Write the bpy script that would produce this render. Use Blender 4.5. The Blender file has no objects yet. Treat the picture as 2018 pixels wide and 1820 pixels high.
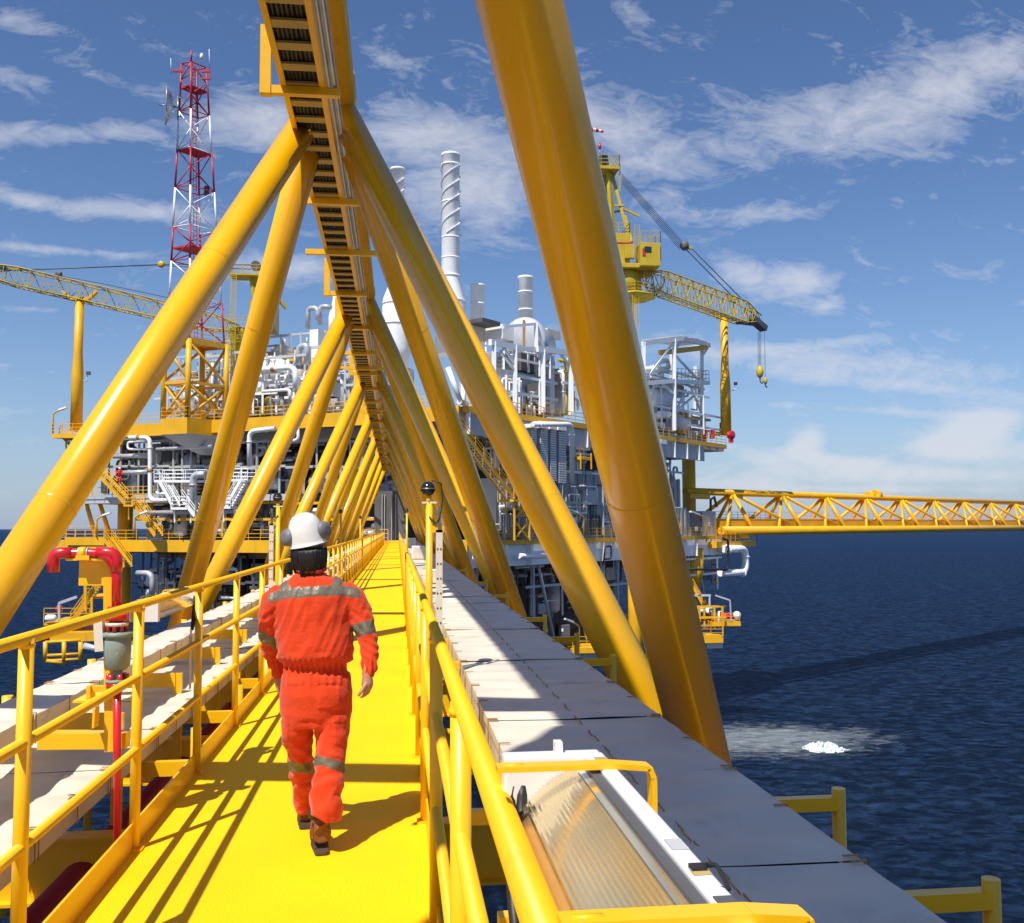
import bpy, math, random
from mathutils import Vector, Matrix, noise
S = bpy.context.scene
COL = S.collection
rnd = random.Random(7)
R = math.radians

# ------------------------------------------------------------------ camera
F = 1900.0                       # focal length in units of a 2018 px wide frame
CW = Matrix(((0.9930639, -0.1175197, -0.0036239),
             (-0.0043611, -0.0676181, 0.9977018),
             (-0.1174947, -0.9907658, -0.0676616)))      # world -> camera
CAMZ = 1.6
EYE = Vector((0, 0, CAMZ))
cd = bpy.data.cameras.new("camera")
cam = bpy.data.objects.new("camera", cd); COL.objects.link(cam)
cam.matrix_world = Matrix.Translation(EYE) @ CW.transposed().to_4x4()
cd.sensor_fit = 'HORIZONTAL'; cd.sensor_width = 36; cd.lens = 36 * F / 2018
cd.clip_start = .05; cd.clip_end = 60000
S.camera = cam

# ------------------------------------------------------------------ light
SUNV = Vector((-.36, -.52, 1.0)).normalized()            # towards the sun
sd = bpy.data.lights.new("sun", 'SUN'); sd.energy = 5.0; sd.angle = R(.5); sd.color = (1, .95, .87)
so = bpy.data.objects.new("sun", sd); COL.objects.link(so)
so.rotation_euler = SUNV.to_track_quat('Z', 'Y').to_euler()
S.view_settings.view_transform = 'Standard'; S.view_settings.look = 'None'
S.view_settings.exposure = 0.2; S.view_settings.gamma = 1

def ray(px, py):
    return CW.transposed() @ Vector(((px - 1009) / F, -(py - 910) / F, -1))
def at(px, py, Y):
    "the point at distance Y along the bridge that the measured sight line passes through"
    d = ray(px, py); return EYE + d * (Y / d.y)

W = bpy.data.worlds.new("World"); S.world = W; W.use_nodes = True
def build_world():
    nt = W.node_tree; N = nt.nodes; K = nt.links
    for n in list(N): N.remove(n)
    out = N.new('ShaderNodeOutputWorld'); bg = N.new('ShaderNodeBackground')
    sky = N.new('ShaderNodeTexSky'); sky.sky_type = 'NISHITA'; sky.sun_disc = False
    sky.sun_elevation = math.asin(SUNV.z); sky.sun_rotation = math.atan2(SUNV.x, SUNV.y)
    sky.altitude = 30; sky.air_density = 1.0; sky.dust_density = .15; sky.ozone_density = 5.0
    bg.inputs[1].default_value = SKY_STRENGTH
    tc = N.new('ShaderNodeTexCoord')
    def mth(op, a, b=None, c=None, clamp=False):
        n = N.new('ShaderNodeMath'); n.operation = op; n.use_clamp = clamp
        for i, v in enumerate((a, b, c)):
            if v is None: continue
            if isinstance(v, (int, float)): n.inputs[i].default_value = v
            else: K.new(v, n.inputs[i])
        return n.outputs[0]
    sep = N.new('ShaderNodeSeparateXYZ'); K.new(tc.outputs['Generated'], sep.inputs[0])
    x, y, z = sep.outputs
    yc = mth('MAXIMUM', y, .05)
    tx = mth('DIVIDE', x, yc); tz = mth('DIVIDE', z, yc)
    total = None
    for (cx, cy, sx, sy, tilt, amp) in CLOUDS:
        r = ray(cx, cy); a0 = r.x / r.y; b0 = r.z / r.y; sx /= F; sy /= F; ct, st = math.cos(R(tilt)), math.sin(R(tilt))
        da = mth('SUBTRACT', tx, a0); db = mth('SUBTRACT', tz, b0)
        u = mth('ADD', mth('MULTIPLY', da, ct / sx), mth('MULTIPLY', db, st / sx))
        v = mth('ADD', mth('MULTIPLY', da, -st / sy), mth('MULTIPLY', db, ct / sy))
        e = mth('POWER', 2.718, mth('MULTIPLY', mth('ADD', mth('MULTIPLY', u, u), mth('MULTIPLY', v, v)), -1.0))
        e = mth('MULTIPLY', e, amp)
        total = e if total is None else mth('ADD', total, e)
    total = mth('MINIMUM', total, 1.45)
    # wisps: stretched, warped noise on the direction plane
    comb = N.new('ShaderNodeCombineXYZ'); K.new(tx, comb.inputs[0]); K.new(mth('MULTIPLY', tz, 2.1), comb.inputs[1])
    def nz(scale, detail, rough, dist):
        n = N.new('ShaderNodeTexNoise'); n.inputs['Scale'].default_value = scale; n.inputs['Detail'].default_value = detail
        n.inputs['Roughness'].default_value = rough; n.inputs['Distortion'].default_value = dist
        K.new(comb.outputs[0], n.inputs['Vector']); return n.outputs[0]
    n1 = nz(11, 10, .66, .8); n2 = nz(34, 7, .6, 1.2)
    nn = mth('ADD', mth('MULTIPLY', n1, .72), mth('MULTIPLY', n2, .28))
    d = mth('ADD', mth('MULTIPLY', total, .52), mth('MULTIPLY', mth('SUBTRACT', nn, .5), 1.45))
    d = mth('SUBTRACT', d, .09)
    d = mth('MULTIPLY', d, 1.75, clamp=True)
    d = mth('MULTIPLY', d, mth('MULTIPLY', mth('SUBTRACT', 1.0, mth('MULTIPLY', d, .28)), 1.0))
    front = mth('GREATER_THAN', y, .06)
    d = mth('MULTIPLY', mth('MULTIPLY', d, front), mth('MULTIPLY', mth('ADD', z, .0), 40, clamp=True))
    hz = mth('POWER', mth('SUBTRACT', 1.0, mth('MULTIPLY', z, 2.2, clamp=True)), 4.0)   # thin milky veil low over the sea
    mix = N.new('ShaderNodeMix'); mix.data_type = 'RGBA'
    hs = N.new('ShaderNodeHueSaturation'); hs.inputs['Saturation'].default_value = SKY_SAT; hs.inputs['Value'].default_value = SKY_VAL
    hs.inputs['Hue'].default_value = SKY_HUE
    K.new(sky.outputs[0], hs.inputs['Color'])
    veil = N.new('ShaderNodeMix'); veil.data_type = 'RGBA'; K.new(mth('MULTIPLY', hz, .85), veil.inputs[0]); K.new(hs.outputs[0], veil.inputs[6]); veil.inputs[7].default_value = (2.2, 2.9, 4.4, 1)
    K.new(d, mix.inputs[0]); K.new(veil.outputs[2], mix.inputs[6]); mix.inputs[7].default_value = CLOUD_COL
    K.new(mix.outputs[2], bg.inputs[0]); K.new(bg.outputs[0], out.inputs[0])
SKY_STRENGTH = .12; SKY_SAT = 1.08; SKY_VAL = .84; SKY_HUE = .506; CLOUD_COL = (5.3, 5.4, 5.9, 1)
CLOUDS = [(110, 265, 230, 26, 2, .9), (490, 235, 110, 60, 0, .85), (250, 415, 190, 22, -2, .85), (40, 390, 90, 18, -8, .6), (110, 492, 170, 9, -3, .6),
 (560, 525, 110, 30, 0, .8), (850, 265, 190, 60, -4, .85), (950, 385, 150, 85, -10, .9), (1250, 270, 150, 85, -30, .75), (1690, 235, 330, 85, 12, .85),
 (1920, 140, 160, 60, 22, .8), (1480, 420, 160, 22, 4, .65), (1470, 545, 80, 36, -15, .9), (1585, 552, 75, 32, -5, 1.1), (1630, 600, 36, 16, 20, .6),
 (1680, 715, 340, 30, -4, .85), (1800, 765, 330, 18, -5, .75), (1600, 680, 240, 12, 6, .6), (1750, 810, 260, 10, -3, .5), (1960, 830, 60, 34, 10, 1.15), (1900, 852, 60, 34, 5, 1.15), (1850, 882, 60, 26, 0, 1.1), (1940, 890, 120, 24, 0, 1.1), (1598, 868, 36, 26, 10, 1.3), (1570, 890, 46, 16, 0, 1.05), (1620, 905, 60, 14, 0, .9), (1690, 915, 80, 14, 0, .9), (1640, 935, 230, 20, 0, .75), (1500, 905, 70, 20, -15, .8), (1470, 955, 120, 14, 0, .7),
 (1900, 935, 200, 18, 0, .8), (1720, 965, 300, 8, 0, .7), (780, 120, 90, 26, -15, .5), (70, 50, 90, 22, -12, .55), (20, 150, 90, 26, -20, .5), (90, 610, 70, 8, 0, .5), (230, 160, 110, 20, -18, .35),
 (1230, 20, 50, 30, -50, .4), (30, 810, 90, 10, 0, .4), (600, 460, 60, 14, 0, .4), (1120, 200, 90, 50, -40, .5)]
build_world()

# ------------------------------------------------------------------ materials
def nmat(name):
    m = bpy.data.materials.new(name); m.use_nodes = True
    return m, m.node_tree.nodes, m.node_tree.links, m.node_tree.nodes['Principled BSDF']
def mat(name, col, rough=.5, metal=0., var=.12, vscale=3., bump=0., bscale=40., spec=.5, coat=0., streak=None, col2=None):
    m, N, K, b = nmat(name)
    b.inputs['Roughness'].default_value = rough; b.inputs['Metallic'].default_value = metal
    b.inputs['Specular IOR Level'].default_value = spec; b.inputs['Coat Weight'].default_value = coat; b.inputs['Coat Roughness'].default_value = .12
    tc = N.new('ShaderNodeTexCoord'); n = N.new('ShaderNodeTexNoise'); n.inputs['Scale'].default_value = vscale; n.inputs['Detail'].default_value = 6
    K.new(tc.outputs['Object'], n.inputs['Vector'])
    rp = N.new('ShaderNodeValToRGB'); rp.color_ramp.elements[0].position = .32; rp.color_ramp.elements[1].position = .7
    c2 = col2 or tuple(c * (1 - var) for c in col); c1 = tuple(min(1, c * (1 + var * .5)) for c in col)
    rp.color_ramp.elements[0].color = (*c2, 1); rp.color_ramp.elements[1].color = (*c1, 1)
    K.new(n.outputs[0], rp.inputs[0]); last = rp.outputs[0]
    if streak:                       # dirt and rust runs with a shape of their own
        mp = N.new('ShaderNodeMapping'); mp.inputs['Scale'].default_value = (streak[1], streak[1], streak[1] * .12)
        K.new(tc.outputs['Object'], mp.inputs[0]); n2 = N.new('ShaderNodeTexNoise'); n2.inputs['Scale'].default_value = 1; n2.inputs['Detail'].default_value = 8; n2.inputs['Roughness'].default_value = .7
        K.new(mp.outputs[0], n2.inputs['Vector']); r2 = N.new('ShaderNodeValToRGB'); r2.color_ramp.elements[0].position = .56; r2.color_ramp.elements[1].position = .76
        r2.color_ramp.elements[1].color = (streak[2],) * 3 + (1,)
        K.new(n2.outputs[0], r2.inputs[0]); mx = N.new('ShaderNodeMix'); mx.data_type = 'RGBA'
        K.new(r2.outputs[0], mx.inputs[0]); K.new(last, mx.inputs[6]); mx.inputs[7].default_value = (*streak[0], 1); last = mx.outputs[2]
    K.new(last, b.inputs['Base Color'])
    rr = N.new('ShaderNodeMapRange'); rr.inputs[3].default_value = max(0, rough - .08); rr.inputs[4].default_value = min(1, rough + .1)
    K.new(n.outputs[0], rr.inputs[0]); K.new(rr.outputs[0], b.inputs['Roughness'])
    if bump:
        n3 = N.new('ShaderNodeTexNoise'); n3.inputs['Scale'].default_value = bscale; n3.inputs['Detail'].default_value = 5
        K.new(tc.outputs['Object'], n3.inputs['Vector']); bp = N.new('ShaderNodeBump'); bp.inputs['Strength'].default_value = bump; bp.inputs['Distance'].default_value = .02
        K.new(n3.outputs[0], bp.inputs['Height']); K.new(bp.outputs[0], b.inputs['Normal'])
    return m
M = {}
M['brace'] = mat('brace_yellow_paint', (.96, .485, .003), .27, var=.06, vscale=.8, coat=.35, bump=.04, bscale=9, streak=((.74, .33, .012), 1.6, .4))
M['yellow'] = mat('yellow_paint', (.95, .51, .003), .36, var=.07, vscale=1.2, coat=.2, streak=((.50, .24, .03), 5, .22))
M['deckyel'] = mat('deck_yellow_paint', (.95, .60, .002), .62, var=.07, vscale=1.5, bump=.35, bscale=90, spec=.3, streak=((.62, .43, .01), 3, .25))
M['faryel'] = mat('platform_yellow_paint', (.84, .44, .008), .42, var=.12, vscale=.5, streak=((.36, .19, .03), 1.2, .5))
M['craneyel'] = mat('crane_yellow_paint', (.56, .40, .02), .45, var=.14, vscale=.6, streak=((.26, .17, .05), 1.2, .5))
M['white'] = mat('white_paint', (.90, .90, .88), .42, var=.05, vscale=.6, streak=((.58, .50, .40), 1.1, .25))
M['cream'] = mat('trunking_cream', (.74, .665, .54), .5, var=.13, vscale=1.9, bump=.2, bscale=6, streak=((.40, .32, .20), 2.4, .55))
M['grey'] = mat('grey_paint', (.43, .43, .42), .5, var=.12, vscale=.5, streak=((.18, .15, .13), 1, .4))
M['lgrey'] = mat('light_grey_paint', (.52, .53, .54), .5, var=.12, vscale=.5, streak=((.33, .27, .22), 1, .45))
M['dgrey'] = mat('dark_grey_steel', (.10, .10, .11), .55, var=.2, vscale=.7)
M['pipe'] = mat('silver_pipe_cladding', (.60, .61, .63), .33, metal=.35, var=.12, vscale=.7)
M['stain'] = mat('heat_stained_cladding', (.50, .46, .40), .5, var=.2, vscale=.4, col2=(.30, .24, .19), streak=((.22, .15, .1), .8, .6))
M['red'] = mat('fire_red_paint', (.62, .012, .02), .3, var=.1, vscale=3, coat=.3)
M['maroon'] = mat('maroon_pipe_paint', (.30, .012, .03), .38, var=.12, vscale=1.5, coat=.2)
M['towerred'] = mat('tower_red_paint', (.50, .02, .035), .45, var=.12, vscale=.6)
M['black'] = mat('black_rubber', (.018, .018, .02), .5, var=.2)
M['steel'] = mat('bare_steel', (.30, .30, .29), .35, metal=.8, var=.2, vscale=6)
M['galv'] = mat('galvanised_conduit', (.55, .58, .62), .35, metal=.6, var=.15)
M['green'] = mat('valve_green_grey', (.25, .30, .25), .55, var=.15, vscale=9, bump=.15, bscale=30)
M['brown'] = mat('brown_steel', (.42, .22, .06), .5, var=.15)  # one even brown for straps, deck beams and bands
M['rung'] = mat('ladder_rung_buff', (.50, .36, .13), .5, var=.12, vscale=2)
M['orange'] = mat('orange_cable', (.80, .12, .03), .5, var=.1)
M['wire'] = mat('wire_rope', (.07, .07, .075), .5, var=.1)
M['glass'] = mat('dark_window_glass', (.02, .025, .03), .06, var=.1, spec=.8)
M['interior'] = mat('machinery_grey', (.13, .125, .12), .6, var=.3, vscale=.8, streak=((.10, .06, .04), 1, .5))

# ------------------------------------------------------------------ mesh builder
V = Vector
def frame_of(d):
    d = d.normalized(); up = V((0, 0, 1))
    if abs(d.z) > .999: up = V((0, 1, 0))
    s = d.cross(up).normalized(); return d, s, s.cross(d).normalized()
class MB:
    def __init__(s): s.v = []; s.f = []; s.sm = []
    def add(s, vs, fs, smooth=False):
        b = len(s.v); s.v += [V(p) for p in vs]
        for f in fs: s.f.append(tuple(i + b for i in f)); s.sm.append(smooth)
        return s
    def hexa(s, p):          # 8 corners: bottom 0-3, top 4-7
        return s.add(p, [(3, 2, 1, 0), (4, 5, 6, 7), (0, 1, 5, 4), (1, 2, 6, 5), (2, 3, 7, 6), (3, 0, 4, 7)])
    def box(s, x0, x1, y0, y1, z0, z1):
        return s.hexa([(x0, y0, z0), (x1, y0, z0), (x1, y1, z0), (x0, y1, z0), (x0, y0, z1), (x1, y0, z1), (x1, y1, z1), (x0, y1, z1)])
    def beam(s, a, b, w, h=None, roll=0):
        h = h or w; a = V(a); b = V(b); d, sx, up = frame_of(b - a)
        if roll: q = Matrix.Rotation(roll, 3, d); sx = q @ sx; up = q @ up
        c = []
        for e in (a, b): c.append([e - sx * w / 2 - up * h / 2, e + sx * w / 2 - up * h / 2, e + sx * w / 2 + up * h / 2, e - sx * w / 2 + up * h / 2])
        return s.add(c[0] + c[1], [(3, 2, 1, 0), (4, 5, 6, 7), (0, 1, 5, 4), (1, 2, 6, 5), (2, 3, 7, 6), (3, 0, 4, 7)])
    def ibeam(s, a, b, w, h, t=.02):
        a = V(a); b = V(b); d, sx, up = frame_of(b - a)
        s.beam(a + up * (h / 2 - t / 2), b + up * (h / 2 - t / 2), w, t); s.beam(a - up * (h / 2 - t / 2), b - up * (h / 2 - t / 2), w, t)
        return s.beam(a, b, t, h - 2 * t - .001)
    def tube(s, pts, r, n=8, caps=True):
        pts = [V(p) for p in pts]; m = len(pts); rs = r if isinstance(r, (list, tuple)) else [r] * m
        vs = []; prev = None
        for i, p in enumerate(pts):
            t = (pts[min(i + 1, m - 1)] - pts[max(i - 1, 0)])
            if t.length < 1e-9: t = V((0, 0, 1))
            t.normalize()
            if prev is None: _, sx, up = frame_of(t)
            else:
                sx = prev - t * prev.dot(t); sx = sx.normalized() if sx.length > 1e-6 else frame_of(t)[1]; up = sx.cross(t)
            prev = sx
            k = 1.0
            if 0 < i < m - 1:
                ca = (pts[i] - pts[i - 1]).normalized().dot((pts[i + 1] - pts[i]).normalized()); k = 1 / max(.55, math.sqrt(max(.05, (1 + ca) / 2)))
                k = min(k, 1.5)
            for j in range(n):
                a = 2 * math.pi * j / n; vs.append(p + (sx * math.cos(a) + up * math.sin(a)) * rs[i] * (k if k < 1.1 else 1.05))
        fs = [(i * n + j, i * n + (j + 1) % n, (i + 1) * n + (j + 1) % n, (i + 1) * n + j) for i in range(m - 1) for j in range(n)]
        s.add(vs, fs, True)
        if caps:
            b = len(s.v) - m * n; s.f.append(tuple(b + j for j in range(n))[::-1]); s.sm.append(False)
            s.f.append(tuple(b + (m - 1) * n + j for j in range(n))); s.sm.append(False)
        return s
    def pipe(s, pts, r, n=8, bend=None):
        "round pipe with swept elbows"
        pts = [V(p) for p in pts]; bend = bend or r * 3; q = [pts[0]]
        for i in range(1, len(pts) - 1):
            a, b, c = pts[i - 1], pts[i], pts[i + 1]; l = min(bend, (b - a).length * .45, (c - b).length * .45)
            p0 = b + (a - b).normalized() * l; p1 = b + (c - b).normalized() * l
            for k in range(6):
                t = k / 5; q.append(p0 * (1 - t) ** 2 + b * 2 * t * (1 - t) + p1 * t * t)
        q.append(pts[-1]); return s.tube(q, r, n)
    def lathe(s, base, prof, n=16, axis=V((0, 0, 1))):
        d, sx, up = frame_of(V(axis)); base = V(base)
        return s.tube_prof(base, d, sx, up, prof, n)
    def tube_prof(s, base, d, sx, up, prof, n):
        vs = []
        for (r, z) in prof:
            for j in range(n): a = 2 * math.pi * j / n; vs.append(base + d * z + (sx * math.cos(a) + up * math.sin(a)) * r)
        m = len(prof)
        fs = [(i * n + j, i * n + (j + 1) % n, (i + 1) * n + (j + 1) % n, (i + 1) * n + j) for i in range(m - 1) for j in range(n)]
        s.add(vs, fs, True); b = len(s.v) - m * n
        s.f.append(tuple(b + j for j in range(n))[::-1]); s.sm.append(False); s.f.append(tuple(b + (m - 1) * n + j for j in range(n))); s.sm.append(False)
        return s
    def ball(s, c, r, n=12, sz=1.0):
        pr = [(r * math.sin(math.pi * i / n) + 1e-4, -r * sz * math.cos(math.pi * i / n)) for i in range(n + 1)]
        return s.lathe(c, pr, n + 4)
def mesh_of(name, mb, mt, off=V((0, 0, 0))):
    me = bpy.data.meshes.new(name); me.from_pydata([tuple(p - off) for p in mb.v], [], mb.f)
    me.polygons.foreach_set('use_smooth', mb.sm); me.materials.append(mt); me.validate(); me.update(); return me
def tag(o, label=None, cat=None, group=None, kind=None):
    if label: o['label'] = label
    if cat: o['category'] = cat
    if group: o['group'] = group
    if kind: o['kind'] = kind
    return o
BASE = {}
def thing(name, label, cat, loc=(0, 0, 0), group=None):
    o = bpy.data.objects.new(name, None); COL.objects.link(o); o.location = loc; o.empty_display_size = .2
    BASE[o] = V(loc); return tag(o, label, cat, group)
def part(name, mb, mt, parent, label=None, kind=None):
    b = BASE[parent]; o = bpy.data.objects.new(name, mesh_of(name, mb, mt, b)); COL.objects.link(o); o.parent = parent
    BASE[o] = b
    return tag(o, label, None, None, kind)
def solo(name, mb, mt, label=None, cat=None, group=None, kind=None):
    lo = [min(p[i] for p in mb.v) for i in range(3)]; hi = [max(p[i] for p in mb.v) for i in range(3)]
    b = V(((lo[0] + hi[0]) / 2, (lo[1] + hi[1]) / 2, lo[2]))
    if kind == 'structure': b = V((0, 0, 0))
    o = bpy.data.objects.new(name, mesh_of(name, mb, mt, b)); COL.objects.link(o); o.location = b; BASE[o] = b
    return tag(o, label, cat, group, kind)
def bevel(o, w, seg=2):
    m = o.modifiers.new('bevel', 'BEVEL'); m.width = w; m.segments = seg; m.limit_method = 'ANGLE'; m.angle_limit = R(40); return o
def shape(o, mb):            # new mesh for a copied part
    o.data = mesh_of(o.data.name, mb, o.data.materials[0], BASE[o.parent]); return o
def copy_of(src, parent, mb=None, label=None):
    c = src.copy(); COL.objects.link(c); c.parent = parent; BASE[c] = BASE[parent]
    if mb is not None: c.data = mesh_of(src.name, mb, src.data.materials[0], BASE[parent])
    return c
# ------------------------------------------------------------------ sea
def sea_mat(rough0):
    m, N, K, b = nmat('sea_water')
    tc = N.new('ShaderNodeNewGeometry')
    def nz(scale, detail, rough, sx=1, sy=1):
        mp = N.new('ShaderNodeMapping'); mp.inputs['Scale'].default_value = (sx, sy, 1); K.new(tc.outputs['Position'], mp.inputs[0])
        n = N.new('ShaderNodeTexNoise'); n.inputs['Scale'].default_value = scale; n.inputs['Detail'].default_value = detail; n.inputs['Roughness'].default_value = rough; n.inputs['Distortion'].default_value = .6
        K.new(mp.outputs[0], n.inputs['Vector']); return n.outputs[0]
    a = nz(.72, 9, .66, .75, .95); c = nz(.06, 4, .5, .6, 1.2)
    ad = N.new('ShaderNodeMath'); ad.operation = 'ADD'; K.new(a, ad.inputs[0]); K.new(c, ad.inputs[1])
    bp = N.new('ShaderNodeBump'); bp.inputs['Strength'].default_value = 1.0; bp.inputs['Distance'].default_value = 3.4
    K.new(ad.outputs[0], bp.inputs['Height']); K.new(bp.outputs[0], b.inputs['Normal'])
    b.inputs['Roughness'].default_value = .2; b.inputs['IOR'].default_value = 1.333; b.inputs['Specular IOR Level'].default_value = .02
    rp = N.new('ShaderNodeValToRGB'); rp.color_ramp.elements[0].color = (.0015, .007, .026, 1); rp.color_ramp.elements[1].color = (.042, .095, .225, 1)  # lighter ramp end paints sky reflection of wave facets into the base colour
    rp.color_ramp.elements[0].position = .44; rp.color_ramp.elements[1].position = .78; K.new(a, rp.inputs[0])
    # foam left by the discharge beside the platform
    fx = at(1600, 1455, 100); d = ray(1600, 1462); d *= (SEAZ - CAMZ) / d.z; fp = EYE + d
    vm = N.new('ShaderNodeVectorMath'); vm.operation = 'SUBTRACT'; K.new(tc.outputs['Position'], vm.inputs[0]); vm.inputs[1].default_value = (fp.x - 6, fp.y + 2, SEAZ)
    vs = N.new('ShaderNodeVectorMath'); vs.operation = 'MULTIPLY'; vs.inputs[1].default_value = (.036, .066, 0); K.new(vm.outputs[0], vs.inputs[0])
    ln = N.new('ShaderNodeVectorMath'); ln.operation = 'LENGTH'; K.new(vs.outputs[0], ln.inputs[0])
    mr = N.new('ShaderNodeMapRange'); mr.inputs[1].default_value = .15; mr.inputs[2].default_value = 1.0; mr.inputs[3].default_value = .56; mr.inputs[4].default_value = 0; K.new(ln.outputs[1], mr.inputs[0])
    fn = nz(.5, 10, .72, .8, 1.6); 
    s1 = N.new('ShaderNodeMath'); s1.operation = 'ADD'; K.new(fn, s1.inputs[0]); K.new(mr.outputs[0], s1.inputs[1])
    r2 = N.new('ShaderNodeValToRGB'); r2.color_ramp.elements[0].position = .76; r2.color_ramp.elements[1].position = 1.22 if False else 1.0; r2.color_ramp.elements[1].color = (.60,) * 3 + (1,)
    K.new(s1.outputs[0], r2.inputs[0])
    # scattered small whitecaps
    w = nz(.16, 8, .75, .7, 1.5); r3 = N.new('ShaderNodeValToRGB'); r3.color_ramp.elements[0].position = .735; r3.color_ramp.elements[1].position = .77; K.new(w, r3.inputs[0])
    mxm = N.new('ShaderNodeMath'); mxm.operation = 'MAXIMUM'; K.new(r2.outputs[0], mxm.inputs[0]); K.new(r3.outputs[0], mxm.inputs[1])
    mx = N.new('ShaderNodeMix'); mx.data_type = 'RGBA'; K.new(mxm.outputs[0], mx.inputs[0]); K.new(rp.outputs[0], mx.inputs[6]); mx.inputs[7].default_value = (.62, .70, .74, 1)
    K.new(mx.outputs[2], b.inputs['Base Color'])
    mr2 = N.new('ShaderNodeMapRange'); mr2.inputs[3].default_value = rough0; mr2.inputs[4].default_value = .8; K.new(mxm.outputs[0], mr2.inputs[0]); K.new(mr2.outputs[0], b.inputs['Roughness'])
    df = N.new('ShaderNodeBsdfDiffuse'); K.new(mx.outputs[2], df.inputs['Color']); K.new(bp.outputs[0], df.inputs['Normal'])
    gl = N.new('ShaderNodeBsdfGlossy'); gl.inputs['Color'].default_value = (.40, .58, .90, 1); gl.inputs['Roughness'].default_value = rough0; K.new(bp.outputs[0], gl.inputs['Normal'])
    fr = N.new('ShaderNodeFresnel'); fr.inputs['IOR'].default_value = 1.33; K.new(bp.outputs[0], fr.inputs['Normal'])
    fm_ = N.new('ShaderNodeMath'); fm_.operation = 'MULTIPLY'; K.new(fr.outputs[0], fm_.inputs[0]); fm_.inputs[1].default_value = .52
    nf = N.new('ShaderNodeMath'); nf.operation = 'SUBTRACT'; nf.inputs[0].default_value = 1; K.new(mxm.outputs[0], nf.inputs[1]); f2 = N.new('ShaderNodeMath'); f2.operation = 'MULTIPLY'; K.new(fm_.outputs[0], f2.inputs[0]); K.new(nf.outputs[0], f2.inputs[1])
    ms = N.new('ShaderNodeMixShader'); K.new(f2.outputs[0], ms.inputs[0]); K.new(df.outputs[0], ms.inputs[1]); K.new(gl.outputs[0], ms.inputs[2]); K.new(ms.outputs[0], N['Material Output'].inputs[0])
    return m, fp
def sea():
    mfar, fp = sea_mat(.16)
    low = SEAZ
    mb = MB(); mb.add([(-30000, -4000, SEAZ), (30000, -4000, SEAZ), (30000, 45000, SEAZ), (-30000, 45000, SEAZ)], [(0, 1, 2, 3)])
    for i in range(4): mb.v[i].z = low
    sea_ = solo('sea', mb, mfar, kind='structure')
    fm = mat('sea_foam', (.58, .64, .67), .8, var=.1, vscale=2, bump=.8, bscale=4)
    q = MB(); rr = random.Random(3); n = 110; dd = ray(1622, 1476); dd *= (SEAZ - CAMZ) / dd.z; c0 = EYE + dd
    vs_, fs_ = [], []
    for i in range(n):
        for j in range(n):
            u = i / (n - 1) * 2 - 1; v = j / (n - 1) * 2 - 1; rad = math.hypot(u, v)
            h = max(0, 1 - rad ** 2) ** 1.5 * 1.5; nn = noise.noise(V((u * 3, v * 3, 1))) + .5 * noise.noise(V((u * 9, v * 9, 4)))
            vs_.append(c0 + V((u * 2.9 + nn * .5, v * 2.6, h * (.36 + .7 * nn) - .12)))
    for i in range(n - 1):
        for j in range(n - 1):
          u = i / (n - 1) * 2 - 1; v = j / (n - 1) * 2 - 1
          if noise.noise(V((u * 7, v * 7, 9))) + .8 * noise.noise(V((u * 22, v * 22, 2))) > -.95 + 1.9 * max(0, math.hypot(u, v) - .4): fs_.append((i * n + j, (i + 1) * n + j, (i + 1) * n + j + 1, i * n + j + 1))
    q.add(vs_, fs_, True); solo('sea_foam', q, fm, 'white churning foam on the blue sea right of the yellow braces', 'foam', kind='stuff')
SEAZ = -23.0
sea()

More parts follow.
